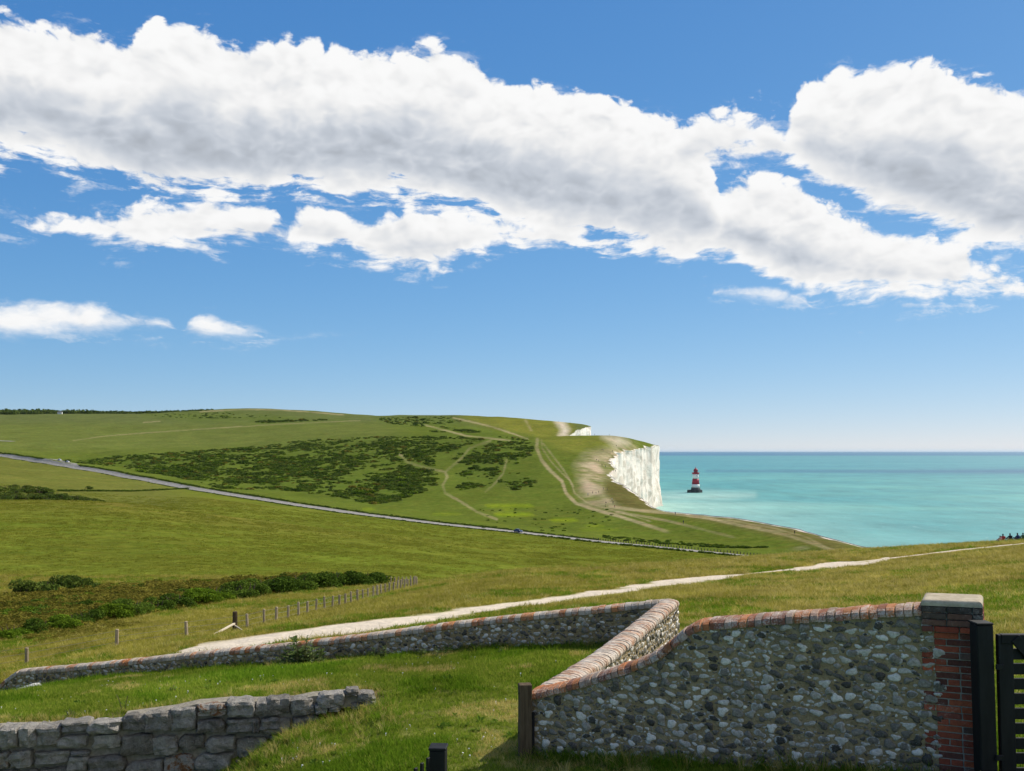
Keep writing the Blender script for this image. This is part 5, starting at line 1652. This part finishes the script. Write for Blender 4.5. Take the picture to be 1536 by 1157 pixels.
def lawn():
    n = 125000
    u, x, y = spread(n, -100, 1850, 7.2, 23, 0.55)
    wy = wall_y(u)
    ok = (y < wy - 0.12) | (u > 1000)
    ok &= wall_dist(x, y, A0, B0) > 0.2
    ok &= wall_dist(x, y, A0, C0) > 0.24
    # keep the sunk stone wall clear
    rw = np.interp(u, [-60, 0, 575], [12.3, 12.4, 13.52])
    ok &= ~((u < 575) & (y > rw - 0.14) & (y < rw + 0.42))
    u, x, y = u[ok], x[ok], y[ok]; n = len(u)
    z = ground(x, y)
    patch = vnoise(x / 1.2, y / 1.2, 31) + 0.5 * vnoise(x / 0.4, y / 0.4, 32)
    dry = patch > 0.55
    lush = (patch < -0.5)
    idx = rng.integers(0, 4, n); idx = np.where(dry & (rng.random(n) < 0.75), 4, idx); idx = np.where(lush & (rng.random(n) < 0.8), rng.integers(5, 7, n), idx)
    s = rng.uniform(0.75, 1.35, n) * (1 + 0.25 * (lush)) * np.clip(y / 13, 0.9, 1.3)
    scl = np.stack([s * rng.uniform(0.9, 1.3, n), s, s * rng.uniform(0.7, 1.25, n)], -1)
    scatter('lawn_grass', np.stack([x, y, z], -1), rand_rot(n, 0.2), scl, idx, lawn_p, 'short mown green grass between the flint walls', 'grass')
lawn()
def slope_grass():
    n = 210000
    u, x, y = spread(n, -100, 1850, 15.5, 112, 0.05)
    wy = wall_y(u)
    ok = (y > wy + 0.25) | (u > 1008)
    ok &= ~((u > 1005) & (y < np.interp(u, [1005, 1100, 1536, 1850], [16.5, 13.5, 12.5, 12.5])))
    ok &= wall_dist(x, y, A0, C0) > 0.3
    z = ground(x, y)
    py = HY - (z - H) * F / y
    dd = np.abs(py - np.interp(u, [q[0] for q in PATH], [q[1] for q in PATH]))
    hw = np.interp(u, HWU, HWV)
    rag = 0.35 * vnoise(x / 1.5, y / 1.5, 13) + 0.3 * vnoise(x / 6, y / 6, 11)
    near_side = (py > np.interp(u, [q[0] for q in PATH], [q[1] for q in PATH])) * np.interp(u, [400, 900, 1536], [0.5, 3.0, 4.0])
    ok &= ~((np.maximum(dd - near_side, 0) / np.maximum(hw, 0.05) + rag < 1.0 + 0.25 * rng.random(n)) & (y > wy))
    d2 = seg_d(u, py, [(1240, 850), (1300, 846), (1332, 838)])
    ok &= (d2 / 4.5 + rag > 0.95)
    u, x, y, z, py = u[ok], x[ok], y[ok], z[ok], py[ok]; n = len(u)
    patch = vnoise(x / 7, y / 7, 33) + 0.6 * vnoise(x / 1.8, y / 1.8, 34)
    right = sst(u + 120 * patch, 750, 1250)
    r = rng.random(n)
    idx = rng.integers(0, 4, n)
    idx = np.where(r < 0.14 + 0.30 * right, rng.integers(4, 6, n), idx)
    idx = np.where((patch < -0.25) & (rng.random(n) < 0.7), rng.integers(6, 8, n), idx)
    s = rng.uniform(0.6, 1.2, n) * np.clip(0.55 + y / 90, 0.6, 1.5)
    scl = np.stack([s * rng.uniform(1.0, 1.5, n), s * rng.uniform(1.0, 1.5, n), s * rng.uniform(0.55, 1.05, n)], -1)
    scatter('downland_grass', np.stack([x, y, z], -1), rand_rot(n, 0.25), scl, idx, rough_p, 'rough straw and green grass on the slope beyond the flint wall', 'grass')
slope_grass()
M_GF = leaf_material('field_grass', (0.14, 0.165, 0.014), (0.21, 0.22, 0.025), (0.31, 0.285, 0.052), 0.45)
field_p = proto('field_tussock', [blades('t', 34, 0.7, 0.10, 0.32, 0.06, 1.0, M_GF) for _ in range(4)])
def field_grass():
    x, y, z, u, p = None, None, None, None, None
    n = 60000
    u, x, y = spread(n, -40, 1160, 96, 470, -0.6)
    rd = np.interp(u, [r[0] for r in ROAD], [r[2] for r in ROAD])
    ok = (y < rd - 7) & (vnoise(x / 9, y / 9, 61) + 0.6 * vnoise(x / 3, y / 3, 62) + 0.5 * rng.normal(size=n) > -0.1)
    u, x, y = u[ok], x[ok], y[ok]; n = len(u); z = ground(x, y)
    s = rng.uniform(0.5, 1.3, n) * np.clip(y / 220, 0.55, 1.3)
    scatter('field_grass', np.stack([x, y, z], -1), rand_rot(n, 0.1), np.stack([s * 1.4, s * 1.4, s * 0.8], -1), rng.integers(0, 4, n), field_p, 'grazed olive green grass of the big field before the road', 'grass')
field_grass()
def edge_grass():
    P_, R_, S_, I_ = [], [], [], []
    def put(x, y, s, k=None):
        P_.append((x, y, gz(x, y))); S_.append((s, s, s * random.uniform(0.7, 1.2))); I_.append(random.randrange(4) if k is None else k)
    def line(a, b, off, n, s0, s1, jit=0.12):
        d = Vector((b[0] - a[0], b[1] - a[1])).normalized(); nn = Vector((d.y, -d.x))
        L = math.hypot(b[0] - a[0], b[1] - a[1])
        for _ in range(n):
            q = random.random() * L
            if math.sin(q * 2.1) + math.sin(q * 0.83 + 1) + random.uniform(-1, 1) < -0.5: continue
            o = off + random.expovariate(1 / jit)
            put(a[0] + d.x * q + nn.x * o, a[1] + d.y * q + nn.y * o, random.uniform(s0, s1))
    line(A0, B0, 0.2, 260, 0.5, 1.0, 0.1)
    line(D0, C0, 0.17, 800, 0.5, 1.0, 0.12)
    line(A0, C0, 0.25, 60, 0.5, 0.9, 0.1)
    line((A0[0], A0[1]), C0, -0.3, 90, 0.5, 0.9, -0.1) if False else None
    # foot of the rubble wall and the bank at its end
    for _ in range(420):
        u = random.uniform(330, 600)
        q = np.interp(u, [330, 350, 400, 450, 540, 575, 600], [12.2, 12.35, 12.7, 13.0, 13.25, 13.4, 13.4])
        x, y = at(u, q - random.expovariate(3.0))
        put(x, y, random.uniform(0.5, 0.95), 3 if random.random() < 0.22 else None)
    for _ in range(150):                                 # fringe on top of it
        u = random.uniform(-30, 590)
        q = np.interp(u, [-30, 0, 575], [12.9, 13.0, 13.95]) + random.uniform(-0.03, 0.3)
        x, y = at(u, q)
        put(x, y, random.uniform(0.4, 0.8), 3 if random.random() < 0.45 else None)
    n = len(P_)
    scatter('long_grass', P_, rand_rot(n, 0.25), S_, I_, tall_p, 'long uncut grass at the feet of the walls', 'grass')
edge_grass()

# ---- daisies and flat rosettes in the turf
M_DAISY = mk_plain('daisy_petal', (0.72, 0.72, 0.70), (0.8, 0.8, 0.78), 20, 0.8, 0.1, 0)
M_ROS = leaf_material('rosette_leaf', (0.06, 0.12, 0.012), (0.10, 0.17, 0.02), (0.16, 0.23, 0.035), 0.35)
def disk(n, r, z):
    return py_mesh('d', [(0, 0, z + 0.006)] + [(r * math.cos(6.283 * i / n), r * math.sin(6.283 * i / n), z + (0.004 if i % 2 else 0)) for i in range(n)] + [(0, 0, 0)], [(0, i + 1, (i + 1) % n + 1) for i in range(n)] + [(n + 1, 1, 0)])
def rosette():
    V, Fc = [], []
    for i in range(11):
        a = i * 2.4; L = random.uniform(0.06, 0.13); up = random.uniform(0.15, 0.7); d = Vector((math.cos(a), math.sin(a), up)); s_ = Vector((-math.sin(a), math.cos(a), 0)) * L * 0.2
        b = len(V)
        V += [Vector((0, 0, 0.005)), d * L * 0.55 + s_, d * L * 0.95 - Vector((0, 0, L * 0.25)), d * L * 0.55 - s_]
        Fc.append((b, b + 1, b + 2, b + 3))
    return py_mesh('r', V, Fc)
dm = [disk(8, 0.008, 0.045), disk(8, 0.009, 0.05)]
for q in dm: q.materials.append(M_DAISY)
rm_ = [rosette() for _ in range(3)]
for q in rm_: q.materials.append(M_ROS)
turf_p = proto('turf_flower', dm + rm_)
def turf_flowers():
    n = 1300
    u, x, y = spread(n, -40, 1080, 8.5, 22, 0.6)
    rw = np.interp(u, [-60, 0, 575], [12.3, 12.4, 13.52])
    ok = (y < wall_y(u) - 0.3) & (wall_dist(x, y, A0, B0) > 0.35) & (wall_dist(x, y, A0, C0) > 0.4) & ~((u < 575) & (y > rw - 0.2) & (y < rw + 0.5)) & (vnoise(x / 1.4, y / 1.4, 71) + 0.5 * rng.normal(size=n) > 0.1)
    x, y = x[ok], y[ok]; n = len(x)
    idx = np.where(rng.random(n) < 0.6, rng.integers(0, 2, n), rng.integers(2, 5, n))
    s = rng.uniform(0.7, 1.3, n)
    scatter('turf_flowers', np.stack([x, y, ground(x, y)], -1), rand_rot(n, 0.25), np.stack([s, s, s], -1), idx, turf_p, 'tiny white daisies and flat weeds in the mown lawn', 'flowers')
turf_flowers()

# ---- individual weeds
M_WEED = leaf_material('weed_leaf', (0.07, 0.12, 0.03), (0.12, 0.17, 0.05), (0.22, 0.25, 0.10), 0.35)
M_STEM = mk_plain('weed_stem', (0.13, 0.13, 0.05), (0.22, 0.2, 0.09), 8, 0.9, 0.1, 0)
def weed(loc, h, stems, label, group=None, spread_=0.12, leaf=0.05, seed_heads=False):
    r = empty('tall_weed', loc); tag(r, label, 'weed', group)
    for s in range(stems):
        a = random.uniform(0, 6.28); lean = random.uniform(0.05, 0.3); hh = h * random.uniform(0.7, 1.0)
        bx, by = math.cos(a) * spread_ * random.random(), math.sin(a) * spread_ * random.random()
        V, Fc = [], []
        SV, SF = [], []
        n = 5; w = 0.007
        pts = []
        for i in range(n):
            q = i / (n - 1)
            pts.append(Vector((bx + math.cos(a) * lean * hh * q * q, by + math.sin(a) * lean * hh * q * q, hh * q - 0.02)))
        for p in pts:
            for k in range(3): SV.append(p + Vector((math.cos(k * 2.09) * w, math.sin(k * 2.09) * w, 0)))
        for i in range(n - 1):
            for k in range(3): SF.append((i * 3 + k, i * 3 + (k + 1) % 3, i * 3 + 3 + (k + 1) % 3, i * 3 + 3 + k))
        st = child('stem', py_mesh('stem', SV, SF), r, M_STEM)
        nl = int(10 + 14 * hh)
        for i in range(nl):
            q = random.uniform(0.1, 1.0); p = pts[min(n - 2, int(q * (n - 1)))].lerp(pts[min(n - 1, int(q * (n - 1)) + 1)], (q * (n - 1)) % 1)
            aa = random.uniform(0, 6.28); L = leaf * random.uniform(0.7, 1.6) * (1.25 - 0.7 * q); up = random.uniform(0.0, 0.8)
            d = Vector((math.cos(aa), math.sin(aa), up)).normalized(); sd_ = Vector((-math.sin(aa), math.cos(aa), 0))
            b = len(V)
            V += [p, p + d * L * 0.5 + sd_ * L * 0.22, p + d * L - Vector((0, 0, L * 0.2)), p + d * L * 0.5 - sd_ * L * 0.22]
            Fc.append((b, b + 1, b + 2, b + 3))
        child('leaf_spray', py_mesh('leaf_spray', V, Fc), r, M_WEED)
def ground_at(u, Y):
    x, y = at(u, Y)
    return (x, y, gz(x, y))
weed(ground_at(452, 18.45), 0.68, 12, 'tall leafy weed rising above the coping of the long low wall', None, 0.26, 0.17)
weed(ground_at(470, 18.3), 0.42, 9, 'lower leafy weed growing right of the tall weed at the low wall', None, 0.22, 0.15)
weed(ground_at(428, 18.55), 0.30, 5, 'small leafy weed growing left of the tall weed at the low wall', None, 0.18, 0.09)
weed(ground_at(572, 17.9), 0.30, 6, 'dark green leafy weed at the foot of the long low wall', None, 0.18, 0.09)
weed(ground_at(655, 17.5), 0.26, 6, 'bright green clump of weed at the foot of the long low wall', None, 0.35, 0.09)
weed(ground_at(187, 13.6), 0.34, 2, 'thin dry weed stalk standing above the rubble stone wall', None, 0.05, 0.03)
weed(ground_at(105, 13.35), 0.16, 4, 'small dark weed on the edge above the rubble stone wall', None, 0.08, 0.05)
weed(ground_at(1462, 7.65), 0.36, 2, 'slender weed stalk in front of the gate post', None, 0.03, 0.025)
weed(ground_at(1498, 7.6), 0.33, 2, 'slender weed stalk in front of the slatted gate', None, 0.03, 0.025)
weed(ground_at(1526, 7.6), 0.30, 2, 'slender curving weed stalk beside the gate brace', None, 0.03, 0.025)
weed(ground_at(262, 14.9), 0.09, 7, 'low blackish tuft of weed on the lawn above the rubble wall', None, 0.14, 0.04)
weed(ground_at(752, 17.0), 0.16, 3, 'small sprawling weed on the lawn below the low wall', None, 0.15, 0.06)

# ---- bushes
M_B1 = leaf_material('bramble_leaf', (0.03, 0.06, 0.008), (0.065, 0.11, 0.014), (0.13, 0.19, 0.026), 0.3)
M_B2 = leaf_material('bright_bush_leaf', (0.075, 0.13, 0.010), (0.13, 0.20, 0.016), (0.21, 0.28, 0.03), 0.35)
M_B3 = leaf_material('bracken_leaf', (0.10, 0.115, 0.014), (0.175, 0.145, 0.025), (0.24, 0.215, 0.037), 0.32)
M_B4 = leaf_material('gorse_leaf', (0.048, 0.08, 0.015), (0.095, 0.135, 0.023), (0.16, 0.20, 0.036), 0.32)
M_WOOD = mk_plain('bush_wood', (0.07, 0.05, 0.035), (0.12, 0.09, 0.06), 6, 0.9, 0.1, 0)
def lobes(n, w, h, r0, r1):
    L = []
    for i in range(n):
        a = random.uniform(0, 6.28); q = math.sqrt(random.random()) * w
        r = random.uniform(r0, r1)
        L.append((math.cos(a) * q, math.sin(a) * q, max(r * 0.35, h * random.uniform(0.3, 1.0) * (1 - 0.4 * q / w) - r * 0.6), r))
    return L
def stem_mesh(k, h):
    V, Fc = [], []
    for s in range(6):
        a = 2 * math.pi * s / 6 + random.uniform(-.3, .3)
        p0 = Vector((0.05 * math.cos(a), 0.05 * math.sin(a), -0.15)); p1 = Vector((0.25 * h * math.cos(a), 0.25 * h * math.sin(a), 0.45 * h)); p2 = p1 + Vector((0.12 * h * math.cos(a + 0.5), 0.12 * h * math.sin(a + 0.5), 0.3 * h))
        b = len(V)
        for p, w in ((p0, 0.045), (p1, 0.028), (p2, 0.012)):
            for q in range(4): V.append(p + Vector((math.cos(q * 1.571) * w, math.sin(q * 1.571) * w, 0)))
        for i in range(2):
            for q in range(4): Fc.append((b + i * 4 + q, b + i * 4 + (q + 1) % 4, b + i * 4 + 4 + (q + 1) % 4, b + i * 4 + 4 + q))
    return py_mesh('stem', V, Fc)
STEM = [stem_mesh(0, 1.4), stem_mesh(1, 1.4)]
NEARB = [crown('crown', lobes(9, 1.0, 1.5, 0.35, 0.65), 3400, 0.075, M_B1) for _ in range(3)] + [crown('crown', lobes(9, 1.0, 1.3, 0.35, 0.6), 3400, 0.075, M_B2) for _ in range(2)]
for i, me in enumerate(NEARB): me.name = 'crown'
GORSE = [crown('crown', lobes(7, 1.0, 1.5, 0.4, 0.7), 900, 0.13, M_B4) for _ in range(3)]
def bush(mesh, loc, s, label, group=None, name='bush', sz=None):
    r = empty(name, loc, random.uniform(0, 6.28)); tag(r, label, 'bush', group)
    child('crown', mesh, r, None, (0, 0, 0), None, (s, s, sz or s))
    child('stem', random.choice(STEM), r, M_WOOD, (0, 0, 0), None, (s, s, s * 0.8))
    return r
# front row of the thicket past the fence
front = [(-30, 962, 1.35, 3), (15, 958, 1.3, 4), (58, 951, 1.25, 0), (95, 945, 1.3, 3), (128, 938, 1.35, 1), (162, 932, 1.5, 3), (196, 926, 1.5, 0), (235, 919, 1.2, 1), (262, 914, 1.25, 2), (290, 909, 1.5, 3), (318, 904, 1.45, 4), (346, 900, 1.35, 0), (372, 897, 1.35, 1), (398, 893, 1.5, 2), (422, 890, 1.5, 0), (446, 887, 1.45, 1), (470, 884, 1.5, 2), (495, 881.5, 1.4, 0), (518, 880, 1.2, 1), (540, 879, 1.3, 2), (562, 877.5, 1.15, 0)]
GB = 'bushes along the front of the thicket'
for u, py, s, k in front:
    x, y, z = hit(u, py, 42, 140)
    bush(NEARB[k], (x, y, z - 0.05), s * random.uniform(0.92, 1.08) * y / 70, 'rounded bright green bush in the front row of the thicket past the fence' if k >= 3 else 'rounded dark green bush in the front row of the thicket past the fence', GB + (', bright ones' if k >= 3 else ', dark ones'), sz=s * 0.88 * y / 72)
for u, py, s in [(32, 897, 1.2), (60, 893, 1.4), (88, 890, 1.4), (112, 888, 1.2), (128, 887, 0.9)]:
    x, y, z = hit(u, py, 70, 160)
    bush(GORSE[int(u) % 3], (x, y, z - 0.05), s * 1.1, 'blackish gorse bush standing clear behind the thicket on the edge of the field', 'gorse bushes behind the thicket', 'gorse_bush', sz=s * 1.15)
# bracken and bramble body of the thicket
def pick(poly, ymin, ymax, n, keep=None):
    """random visible-size-weighted points of the ground sheet inside a photo polygon"""
    cu = U[:-1, :-1]; cp = PY[:-1, :-1]; cy = YY[:-1, :-1]
    m = (cy > ymin) & (cy < ymax)
    ii, jj = np.nonzero(m)
    u_, p_ = cu[ii, jj], cp[ii, jj]
    ok = inside(u_, p_, poly)
    ii, jj = ii[ok], jj[ok]
    wgt = np.abs((U[ii, jj + 1] - U[ii, jj]) * (PY[ii, jj] - PY[ii + 1, jj])) + 1e-6
    k = rng.choice(len(ii), size=n, p=wgt / wgt.sum())
    a, b = rng.random(n), rng.random(n)
    i, j = ii[k], jj[k]
    y = YY[i, j] + a * (YY[i + 1, j] - YY[i, j]); u = U[i, j] + b * (U[i, j + 1] - U[i, j])
    x = (u - CX) / F * y
    z = ground(x, y)
    return x, y, z, u, HY - (z - H) * F / y
br_p = proto('bracken', [crown('c', lobes(5, 0.6, 0.7, 0.25, 0.45), 420, 0.085, M_B3) for _ in range(3)] + [crown('c', lobes(5, 0.6, 0.7, 0.25, 0.45), 420, 0.085, M_B1) for _ in range(2)] + [crown('c', lobes(5, 0.6, 0.6, 0.25, 0.4), 420, 0.085, M_B2)])
TH = [(-60, 966), (-60, 905), (60, 897), (150, 886), (300, 878), (430, 870), (560, 868), (570, 874), (480, 882), (400, 893), (300, 908), (230, 920), (150, 936), (80, 950), (0, 960)]
x, y, z, u, p = pick(TH, 42, 125, 1500)
f = vnoise(x / 5, y / 5, 41) + 0.4 * rng.normal(size=len(x))
idx = np.where(f > -0.55, rng.integers(0, 3, len(x)), np.where(f > -0.9, rng.integers(3, 5, len(x)), 5))
s = rng.uniform(0.8, 1.5, len(x)) * np.clip(y / 75, 0.7, 1.3)
scatter('bramble_thicket', np.stack([x, y, z - 0.05], -1), rand_rot(len(x), 0.1), np.stack([s * 1.3, s * 1.3, s * 0.85], -1), idx, br_p, 'brown and green bracken and bramble mass past the wire fence', 'thicket')
# low dead bracken patch in front of it
x, y, z, u, p = pick([(50, 955), (120, 944), (215, 930), (205, 940), (120, 958), (60, 966)], 40, 100, 110)
s = rng.uniform(0.4, 0.7, len(x))
scatter('dead_bracken', np.stack([x, y, z], -1), rand_rot(len(x), 0.1), np.stack([s * 1.3, s * 1.3, s * 0.6], -1), rng.integers(0, 3, len(x)), br_p, 'low brown dead bracken in front of the thicket', 'bracken')

# bushes in the hollow behind the field's crest
hollow = [(4, 737, 1.6), (16, 736, 1.3), (34, 738, 1.4), (50, 740, 1.2), (12, 746, 1.5), (30, 747, 1.3), (-12, 742, 1.6), (45, 748, 1.2), (60, 742, 2.0), (57, 749, 1.4), (72, 747, 1.2), (82, 748, 1.7), (90, 750, 1.5), (96, 746, 1.0), (104, 751, 1.3), (112, 752, 1.5), (120, 753, 1.5), (128, 754, 1.3), (136, 755, 1.1), (144, 756, 1.3), (36, 752, 1.5), (20, 752, 1.6), (4, 752, 1.6), (22, 731, 1.0), (44, 733, 1.1), (66, 735, 0.8), (132, 733.5, 0.9), (24, 742, 1.4), (70, 753, 1.2)]
for u, py, s in hollow:
    x, y, z = hit(u, py, 326, 520)
    bush(GORSE[(int(u) + 20) % 3], (x, y, z - 0.1), s * 2.1, 'dark round bush in the hollow behind the crest of the big field', 'bushes in the hollow', 'gorse_bush', sz=s * 1.5)
bx, by, bz = hit(101, 693, 700, 900)
bush(GORSE[1], (bx, by, bz - 0.1), 3.4, 'dark bush at the end of the lay-by', None, 'gorse_bush', sz=2.2)

# scrub across the far hillside
sc_p = proto('scrub', [crown('c', lobes(5, 0.9, 1.0, 0.35, 0.6), 150, 0.24, M_B4) for _ in range(3)] + [crown('c', lobes(5, 0.9, 0.9, 0.35, 0.6), 150, 0.24, M_B1) for _ in range(2)] + [crown('c', lobes(5, 0.9, 0.8, 0.35, 0.55), 150, 0.24, M_B2)] + [crown('c', lobes(5, 0.9, 0.8, 0.35, 0.55), 150, 0.24, M_B3)])
X_, Y_, Z_, S_, I_ = [], [], [], [], []
for k, (n, th, smin, smax, y0, y1) in enumerate([(7500, -0.35, 0.8, 1.9, 480, 1400), (2400, -0.15, 0.8, 1.7, 600, 1300), (160, -0.3, 0.9, 1.6, 550, 900), (380, -0.2, 1.2, 2.4, 1400, 2100), (260, 0.0, 1.2, 2.2, 1200, 1700), (150, -0.5, 2.0, 3.4, 1500, 2300), (110, -0.3, 1.6, 2.6, 1800, 2350)]):
    x, y, z, u, p = pick(SCRUB[k], y0, y1, n)
    f = vnoise(x / 22, y / 40, 51) + 0.55 * vnoise(x / 8, y / 14, 52) + 0.25 * rng.normal(size=n)
    tr = np.ones(n, bool)
    for ln, hw, s in TRACKS: tr &= seg_d(u, p, ln) > hw + 1.6
    ok = (f > th) & tr
    X_.append(x[ok]); Y_.append(y[ok]); Z_.append(z[ok]); S_.append((rng.uniform(smin, smax, n) * (1 + 0.35 * np.clip(f, 0, 1)) * rng.lognormal(0, 0.25, n))[ok])
    I_.append(np.where(rng.random(n) < 0.45, rng.integers(0, 3, n), np.where(rng.random(n) < 0.85, rng.integers(3, 6, n), 6))[ok])
x, y, z, s, idx = (np.concatenate(q) for q in (X_, Y_, Z_, S_, I_))
scatter('hillside_scrub', np.stack([x, y, z - 0.1], -1), rand_rot(len(x), 0.05), np.stack([s * 1.25, s * 1.25, s * 0.9], -1), idx, sc_p, 'dark gorse scrub scattered over the hillside beyond the road', 'scrub')

# hedges: along the road, and the field hedge on the left
hx, hy, hs, hi = [], [], [], []
for i in range(70, len(RP) - 1):
    for side, off, dens, s0 in ((1, 4.4, 3.0, 0.62), (-1, -3.8, 2.2, 0.5)):
        u_ = uR[i]
        L = arc[i + 1] - arc[i]
        if side > 0 and (u_ > 885 or 58 < u_ < 112): continue
        if side < 0 and u_ < 250 and random.random() < 0.6: continue
        for _ in range(np.random.poisson(dens * L * 0.55)):
            q = random.random()
            px_ = RP[i] * (1 - q) + RP[i + 1] * q + RN[i] * (off + random.gauss(0, 0.5))
            hx.append(px_[0]); hy.append(px_[1]); hs.append(s0 * random.uniform(0.7, 1.35) * (1.5 if (side < 0 and u_ > 820) else 1)); hi.append(random.choice((0, 1, 2, 3, 4, 4)))
for _ in range(170):
    u_ = random.uniform(88, 282); p_ = float(np.interp(u_, [88, 200, 282], [737, 737.5, 733.5]))
    x, y, z = hit(u_, p_, 380, 640, 160)
    hx.append(x); hy.append(y); hs.append(random.uniform(0.8, 1.3)); hi.append(random.choice((0, 3, 4)))
for _ in range(150):
    u_ = random.uniform(905, 1150); p_ = float(np.interp(u_, [905, 1000, 1100, 1150], [806, 814, 822, 826])) + random.uniform(-2, 3)
    x, y, z = hit(u_, p_, 342, 440, 160)
    hx.append(x); hy.append(y); hs.append(random.uniform(0.5, 1.0)); hi.append(random.choice((0, 3, 4, 5)))
for _ in range(60):
    u_ = random.uniform(720, 920); p_ = random.uniform(762, 800)
    x, y, z = hit(u_, p_, 405, 620, 160)
    hx.append(x); hy.append(y); hs.append(random.uniform(0.4, 0.9)); hi.append(random.choice((0, 3, 4, 5)))
hx, hy, hs = np.array(hx), np.array(hy), np.array(hs); hz = ground(hx, hy)
scatter('road_hedge', np.stack([hx, hy, hz - 0.05], -1), rand_rot(len(hx), 0.05), np.stack([hs * 1.2, hs * 1.2, hs * 1.0], -1), hi, sc_p, 'low dark hedge and verge growth along the road and field edge', 'hedge')

# woodland belt on the far left skyline
tx, ty, ts = [], [], []
for _ in range(620):
    u_ = -200 + 520 * random.random() ** 0.85
    yy_ = random.uniform(2170, 2330)
    h = np.interp(u_, [-200, 60, 140, 230, 320], [1.0, 1.0, 0.75, 0.55, 0.25])
    x, y = at(u_, yy_)
    tx.append(x); ty.append(y); ts.append(h * random.uniform(0.9, 1.6))
tx, ty, ts = np.array(tx), np.array(ty), np.array(ts); tz = ground(tx, ty)
scatter('far_wood', np.stack([tx, ty, tz - 0.5], -1), rand_rot(len(tx), 0.05), np.stack([ts * 9, ts * 9, ts * 9.5], -1), rng.integers(0, 3, len(tx)), sc_p, 'dark belt of woodland on the far left skyline', 'wood')
# small white house in the wood
def house():
    x, y = at(90, 2150)
    z = gz(x, y)
    r = empty('white_house', (x, y, z), 0.2); tag(r, 'tiny white gabled house in front of the skyline wood', 'house')
    V = [(-5, -3, -1), (5, -3, -1), (5, 3, -1), (-5, 3, -1), (-5, -3, 4), (5, -3, 4), (5, 3, 4), (-5, 3, 4), (-5, 0, 6.2), (5, 0, 6.2)]
    child('wall', py_mesh('wall', V, [(0, 1, 5, 4), (1, 2, 6, 9, 5), (2, 3, 7, 6), (3, 0, 4, 8, 7)]), r, mk_plain('white_render', (0.7, 0.7, 0.68), (0.8, 0.8, 0.78), 1, 0.8, 0.2, 0))
    V = [(-5.4, -3.5, 3.7), (5.4, -3.5, 3.7), (5.4, 0, 6.4), (-5.4, 0, 6.4), (-5.4, 3.5, 3.7), (5.4, 3.5, 3.7)]
    child('roof', py_mesh('roof', V, [(0, 1, 2, 3), (3, 2, 5, 4)]), r, mk_plain('slate_roof', (0.10, 0.10, 0.11), (0.16, 0.15, 0.15), 1, 0.8, 0.2, 0))
    wm = mk_plain('house_window', (0.03, 0.035, 0.04), (0.05, 0.05, 0.06), 1, 0.3, 0.5, 0)
    for wx in (-3, 0, 3): child('window', box_mesh('window', 1.1, 0.1, 1.3), r, wm, (wx, -3.02, 2.2))
house()

# ------------------------------------------------------------------ thin sea haze
def haze():
    bm = bmesh.new()
    add_box(bm, 420000, 172000, 240, (0, 75000, 100))
    o = link('haze', bm_mesh('haze', bm))
    m, t = material('haze_air')
    v = t.n('ShaderNodeVolumePrincipled')
    v.inputs['Color'].default_value = (0.70, 0.87, 1.0, 1)
    v.inputs['Density'].default_value = HAZE
    v.inputs['Anisotropy'].default_value = 0.2
    t.nt.links.new(v.outputs[0], t.out.inputs['Volume'])
    o.data.materials.append(m)
    o['kind'] = 'stuff'
HAZE = 7e-6
haze()
